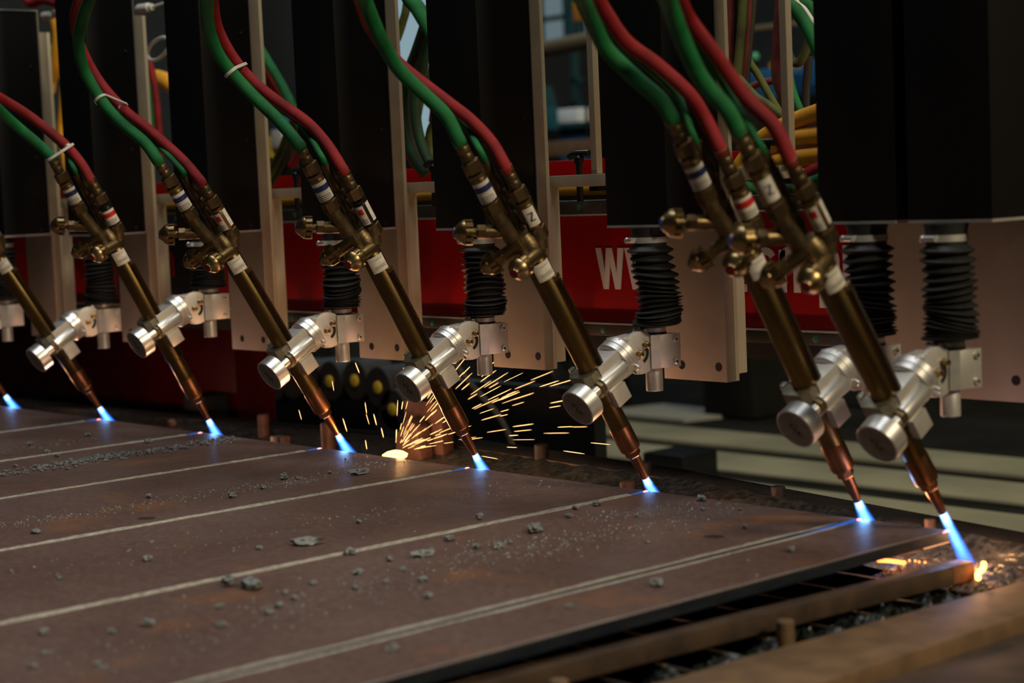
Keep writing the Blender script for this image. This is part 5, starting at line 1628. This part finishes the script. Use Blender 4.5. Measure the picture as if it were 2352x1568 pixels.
# yellow hoses lying along the beam under the crossbars
for yy, zz in ((0.345, 0.474), (0.405, 0.476)):
    o = MB().tube(smooth_path([(x, yy + 0.01 * math.sin(x * 3), zz) for x in (-3.2, -2.4, -1.6, -0.8, -0.3, 0.1)], 8), 0.0165, 14).build('supply_hose', 'yellow_hose')
    tag(o, 'long yellow hose lying on the beam below the crossbars, %s one' % ('front' if yy < 0.4 else 'rear'), 'hose', 'supply hoses behind the gantry')
# coupling plugs and a loop of white cable, top left
for (u, lab) in ((Vector(PLUGS[0]), 'pale cable connector hanging beside the leftmost lifter cover'), (Vector(PLUGS[1]), 'pale cable connector hanging beside the second lifter cover')):
    t_ = thing('cable_connector', lab, 'connector', u)
    MB().lathe([(0.004, -0.035), (0.008, -0.030), (0.011, -0.024), (0.011, 0.010), (0.008, 0.014), (0.008, 0.022)], axis=(0.93, 0.2, 0.02), seg=14).build('plug_body', 'nylon_white', t_)
    MB().tube([(0.02, 0.004, 0), (0.045, 0.012, 0.004), (0.09, 0.02, 0.010)], 0.003, 8).build('cable', 'nylon_white', t_)
o = MB().tube([Vector(LOOP) + Vector((0.048 * math.cos(a), 0.02, 0.022 * math.sin(a) + 0.010 * math.cos(a))) for a in [2 * math.pi * s / 36 for s in range(36)]], 0.0042, 8, closed=True).build('cable_loop', 'nylon_white')
tag(o, 'loop of white cable beside the second lifter post', 'cable')

# ------------------------------------------------------------------ sparks
unit = MB().lathe([(0.35, 0), (1, 0.2), (1, 0.8), (0.3, 1)], seg=5).mesh('spark', 'spark')
rnd = random.Random(21)


def spark(p, d, L, r):
    o = link('spark', unit)
    o.location = p
    o.rotation_euler = d.to_track_quat('Z', 'Y').to_euler()
    o.scale = (r, r, L)
    return tag(o, 'thin glowing orange spark flying from the molten pool', 'spark', 'sparks')


vr = Vector((0.664, 0.748, 0))
va = Vector((-0.748, 0.664, 0))
for k in range(150):
    el = R(rnd.choice((rnd.uniform(4, 30), rnd.uniform(4, 60), rnd.uniform(20, 85))))
    az = rnd.gauss(0.0, 0.35)
    d = (vr * math.cos(az) + va * math.sin(az)) * math.cos(el) + Vector((0, 0, math.sin(el)))
    reach = 0.30 * math.cos(el) ** 1.5 + 0.10
    s = 0.018 + reach * rnd.random() ** 1.35
    p = HOT + Vector((0, 0, 0.006)) + d * s + Vector((0, 0, -0.35 * s * s))
    if p.z < 0.002:
        continue
    tang = (d + Vector((0, 0, -0.7 * s))).normalized()
    spark(p, tang, rnd.uniform(0.010, 0.034) * (0.6 + 1.0 * min(1, s / 0.2)), rnd.uniform(0.00035, 0.00075))
for k in range(9):
    d = (-vr * rnd.uniform(0.3, 1.0) + Vector((0, 0, rnd.uniform(0.4, 1.4)))).normalized()
    p = HOT + d * rnd.uniform(0.03, 0.22)
    spark(p, Vector((0.3 * rnd.uniform(-1, 1), 0.2, -1)).normalized(), rnd.uniform(0.012, 0.028), rnd.uniform(0.0005, 0.0009))

# ------------------------------------------------------------------ things behind the gantry, out of focus
def bg(name, label, cat, x0, x1, y0, y1, z0, z1, mat, bev=0.01):
    return tag(MB().box(x0, x1, y0, y1, z0, z1).build(name, mat, bevel=bev), label, cat)


# hall windows on a partition seen through the gap left of the white lettering
for k, (x0, x1, z0, z1, mt) in enumerate([(-6.63, -6.44, 1.345, 1.49, 'window_pale'), (-6.39, -6.315, 1.36, 1.52, 'window_cyan'), (-6.63, -6.44, 1.52, 1.64, 'window_pale'), (-6.30, -6.23, 1.38, 1.56, 'window_pale')]):
    w = MB().box(x0, x1, 6.02, 6.04, z0, z1).build('window_%d' % (k + 1), mt, smooth=False)
    struct(w)
    f = MB()
    for (a, b_, c, d) in ((x0 - .02, x1 + .02, z0 - .02, z0), (x0 - .02, x1 + .02, z1, z1 + .02), (x0 - .02, x0, z0, z1), (x1, x1 + .02, z0, z1)):
        f.box(a, b_, 6.0, 6.05, c, d)
    f.build('window_frame', 'teal_dark', w, smooth=False)
w = MB().box(-8.6, -7.3, 6.4, 6.45, 0.75, 2.2).build('window_5', 'window_sky', smooth=False)
struct(w)
for xx in (-7.98, -7.70):
    MB().box(xx - 0.02, xx + 0.02, 6.36, 6.41, 0.75, 2.2).build('window_frame', 'dark_wall', w)
tag(MB().cyl((-4.6, 3.2, 0.985), (-2.9, 3.0, 1.035), 0.034, seg=18).build('overhead_pipe', 'pipe_tan'), 'tan horizontal pipe crossing the gap behind the fifth lifter', 'pipe')
t = thing('machine_cabinet', 'teal machine cabinet standing far behind the gantry', 'cabinet')
MB().box(-5.0, -4.66, 4.0, 4.25, 0.74, 0.855).build('cabinet_base', 'teal_paint', t, bevel=0.01)
MB().prism([(-5.0, 0.855), (-4.665, 0.855), (-4.70, 0.955), (-5.0, 0.958)], 4.02, 4.25, 'y').build('cabinet_top', 'teal_dark', t, bevel=0.008)
MB().box(-5.0, -4.65, 3.97, 4.25, -0.40, 0.739).build('cabinet_plinth', 'black_metal', t, bevel=0.01)
MB().box(-4.80, -4.765, 3.99, 4.03, 0.875, 0.925).build('control_knob', 'black_metal', t, bevel=0.005)
bg('red_post', 'faded red post behind the teal cabinet', 'post', -5.30, -5.24, 5.15, 5.2, -0.40, 1.11, 'pink_paint')
t = bg('white_box', 'bright white box on the grey bench behind the gantry', 'box', -4.96, -4.72, 4.44, 4.56, 0.780, 0.850, 'white_card', 0.004)
t = thing('work_bench', 'grey-blue work bench far behind the gantry', 'bench')
MB().box(-5.2, -3.7, 4.42, 5.1, 0.75, 0.779).build('bench_top', 'teal_dark', t, bevel=0.005)
MB().box(-5.1, -3.8, 4.47, 4.50, 0.40, 0.75).build('bench_panel', 'blue_paint', t)
for xx in (-5.1, -3.85):
    MB().box(xx, xx + .06, 4.55, 4.61, -0.4, 0.75).build('leg', 'teal_dark', t)
t = thing('timber_beam', 'brown timber beam behind the gantry crossbar', 'timber', (-4.30, 3.8, 0))
MB().box(-0.5, 0.6, 0, 0.12, 0.603, 0.672).build('timber', 'brown_wood', t, bevel=0.004)
for xx in (-0.3, 0.3):
    MB().box(xx, xx + .05, 0.03, 0.09, -0.41, 0.603).build('leg', 'black_metal', t)
tag(MB().box(-3.13, -3.065, 3.0, 3.07, -0.40, 2.2).build('dark_column', 'black_metal', bevel=0.006), 'dark steel column behind the crossbar left of the lettering', 'column')
for k, (x, z, w_, h_, mt, lab) in enumerate([(-5.25, 1.08, 0.10, 0.06, 'blue_paint', 'blue carton'), (-5.08, 1.075, 0.09, 0.05, 'teal_paint', 'teal carton'), (-4.93, 1.08, 0.08, 0.07, 'white_card', 'pale carton'), (-5.36, 1.07, 0.07, 0.04, 'label_white', 'small cream carton')]):
    bg('carton', lab + ' on the far shelf under the tan pipe', 'box', x, x + w_, 5.3, 5.4, 1.06, 1.06 + h_, mt, 0.003)
t = thing('storage_shelf', 'dark storage shelf far behind the gantry', 'shelf')
MB().box(-5.6, -4.6, 5.25, 5.5, 1.03, 1.0595).build('shelf_board', 'teal_dark', t)
for xx in (-5.6, -4.62):
    MB().box(xx, xx + .03, 5.25, 5.28, -0.4, 1.7).build('upright', 'teal_dark', t)
MB().box(-5.6, -4.6, 5.25, 5.27, 0.90, 0.93).build('rail', 'teal_dark', t)
t = thing('notice_sign', 'orange framed notice on a pole high behind the gantry', 'sign')
MB().box(-4.27, -4.20, 4.0, 4.02, 1.225, 1.315).build('sign_board', 'orange_paint', t, bevel=0.003)
MB().cyl((-4.235, 4.03, -0.40), (-4.235, 4.03, 1.30), 0.008, seg=10).build('pole', 'black_metal', t)
t = thing('lamp', 'small bright lamp at the top of the gap left of the lettering', 'lamp', (-6.6, 5.9, 1.66))
MB().lathe([(0.004, 0), (0.018, 0.006), (0.018, 0.02), (0.006, 0.03)], seg=14).build('bulb', 'lamp_white', t)
MB().cyl((0, 0, 0.03), (0, 0, 2.8), 0.004, seg=8).build('cord', 'black_metal', t)
# clutter seen through the right gap
t = thing('orange_rack', 'orange rack behind the hoses left of the two rightmost covers', 'rack', (-3.0, 3.95, 0))
MB().box(-0.06, 0.14, 0, 0.03, 0.900, 0.940).build('rack_rail', 'orange_paint', t, bevel=0.004)
MB().box(-0.005, 0.012, 0, 0.03, 0.72, 0.900).build('rack_leg', 'orange_paint', t, bevel=0.003)
MB().box(-0.05, 0.13, 0.0, 0.03, 0.70, 0.72).build('rack_shelf', 'black_metal', t)
MB().box(0.03, 0.05, 0.01, 0.03, -0.41, 0.70).build('rack_foot', 'black_metal', t)
MB().box(0.11, 0.127, 0, 0.03, 0.72, 0.900).build('rack_leg', 'orange_paint', t, bevel=0.003)
bg('blue_crate', 'blue crate behind the orange rack', 'crate', -2.78, -2.62, 3.5, 3.8, 0.765, 0.885, 'blue_paint')
bg('blue_crate', 'blue crate beside the rightmost covers, behind brown hoses', 'crate', -2.52, -2.40, 3.5, 3.8, 0.80, 0.905, 'blue_paint')
bg('grey_drum', 'grey bundle below the blue crates', 'bundle', -2.62, -2.38, 3.0, 3.3, -0.398, 0.74, 'concrete_dark')
t = thing('crate_bench', 'dark bench carrying the blue crates', 'bench')
MB().box(-2.84, -2.2, 3.4, 3.9, 0.735, 0.7645).build('bench_top', 'black_metal', t)
for xx in (-2.82, -2.25):
    MB().box(xx, xx + .04, 3.45, 3.5, -0.4, 0.735).build('leg', 'black_metal', t)
t = thing('signal_ball', 'pale green round signal lamp above the orange rack', 'lamp', (-2.916, 3.70, 0.952))
MB().lathe([(0.003, -0.0175), (0.013, -0.013), (0.0175, 0), (0.013, 0.013), (0.003, 0.0175)], seg=16).build('globe', 'green_glass', t)
MB().cyl((0, 0.005, -1.36), (0, 0.005, -0.015), 0.005, seg=10).build('stalk', 'black_metal', t)
bg('far_beam', 'pale horizontal beam behind the hoses in the right gap', 'beam', -2.75, -2.0, 3.0, 3.04, 0.985, 1.005, 'pipe_tan', 0.003)
bg('grey_partition', 'grey partition panel behind the hoses in the left gap', 'panel', -5.6, -4.7, 3.0, 3.05, -0.40, 1.6, 'dark_wall')
for k, (x0, x1, z0, z1, mt, lab) in enumerate([(-3.20, -3.15, 0.61, 0.68, 'yellow_plug', 'yellow box'), (-3.145, -3.08, 0.64, 0.70, 'label_white', 'pale paper'), (-3.13, -3.09, 0.70, 0.74, 'blue_paint', 'blue tin')]):
    bg('clutter_box', lab + ' in the clutter behind the hoses in the left gap', 'box', x0, x1, 1.5, 1.54, z0, z1, mt, 0.002)
bg('clutter_stand', 'dark stand under the clutter in the left gap', 'stand', -3.3, -3.0, 1.48, 1.60, -0.4, 0.609, 'black_metal', 0.002)

# energy chain with yellow plugs low behind the gantry
t = thing('energy_chain', 'black cable drag chain with yellow round plugs low behind the gantry', 'cable chain')
chain = CHAIN
for k, (x, z) in enumerate(chain):
    lk = MB().lathe([(0.052, -0.05), (0.056, -0.046), (0.056, 0.046), (0.052, 0.05)], (x, 0.95, z), (0, 1, 0), 20).build('chain_link', 'black_rubber', t)
    if k in CHAIN_DOTS:
        MB().lathe([(0.0165, 0), (0.0165, 0.003), (0.014, 0.004)], (x, 0.8995, z), (0, -1, 0), 18).build('yellow_plug', 'yellow_plug', lk)
for nm, pts, r, mt, lab in [('floor_cable', [(-2.75, 0.8, 0.16), (-2.62, 0.78, 0.04), (-2.55, 0.78, -0.06), (-2.42, 0.8, -0.10)], 0.026, 'yellow_hose', 'thick yellow hose behind the lower left mounting plates'),
                            ('floor_cable', [(-1.62, 0.9, 0.12), (-1.47, 0.9, 0.0), (-1.36, 0.92, -0.12), (-1.30, 0.95, -0.39)], 0.009, 'hose_dark', 'dark brown cable slanting down behind the spark shower'),
                            ('floor_cable', [(-2.25, 0.7, -0.02), (-2.2, 0.7, -0.08), (-2.15, 0.72, -0.18)], 0.012, 'hose_dullred', 'dull red cable behind the flame of the fourth torch')]:
    tag(MB().tube(smooth_path(pts, 6), r, 12).build(nm, mt), lab, 'cable')
t = thing('chain_trough', 'dark trough under the cable chain behind the gantry', 'trough')
MB().box(-3.4, -1.2, 1.06, 1.10, -0.40, -0.02).build('trough_side', 'black_metal', t)
MB().box(-3.4, -1.2, 0.75, 1.06, -0.40, -0.30).build('trough_floor', 'black_metal', t)
tag(MB().prism([(-3.05, 2.85), (-2.58, 2.85), (-2.50, 3.12), (-2.98, 3.16)], -0.404, -0.392, 'z').build('floor_sheet', 'pale_sheet'), 'pale sheet lying on the far floor behind the third torch from the right', 'sheet')
# low machinery silhouettes on the floor behind the fifth torch
t = thing('roller_stand', 'dark roller stand on the floor behind the spark shower', 'stand', (-2.15, 1.75, -0.392))
MB().prism([(-0.14, 0.0), (0.14, 0.0), (0.10, 0.30), (0.05, 0.36), (-0.05, 0.36), (-0.10, 0.30)], -0.03, 0.03, 'y').build('stand_plate', 'black_metal', t, bevel=0.01)
MB().box(-0.3, 0.3, -0.06, 0.06, 0, 0.03).build('stand_foot', 'black_metal', t, bevel=0.005)
bg('floor_box', 'small black box on the concrete behind the third torch from the right', 'box', -1.72, -1.56, 1.75, 1.9, -0.392, -0.30, 'black_metal')
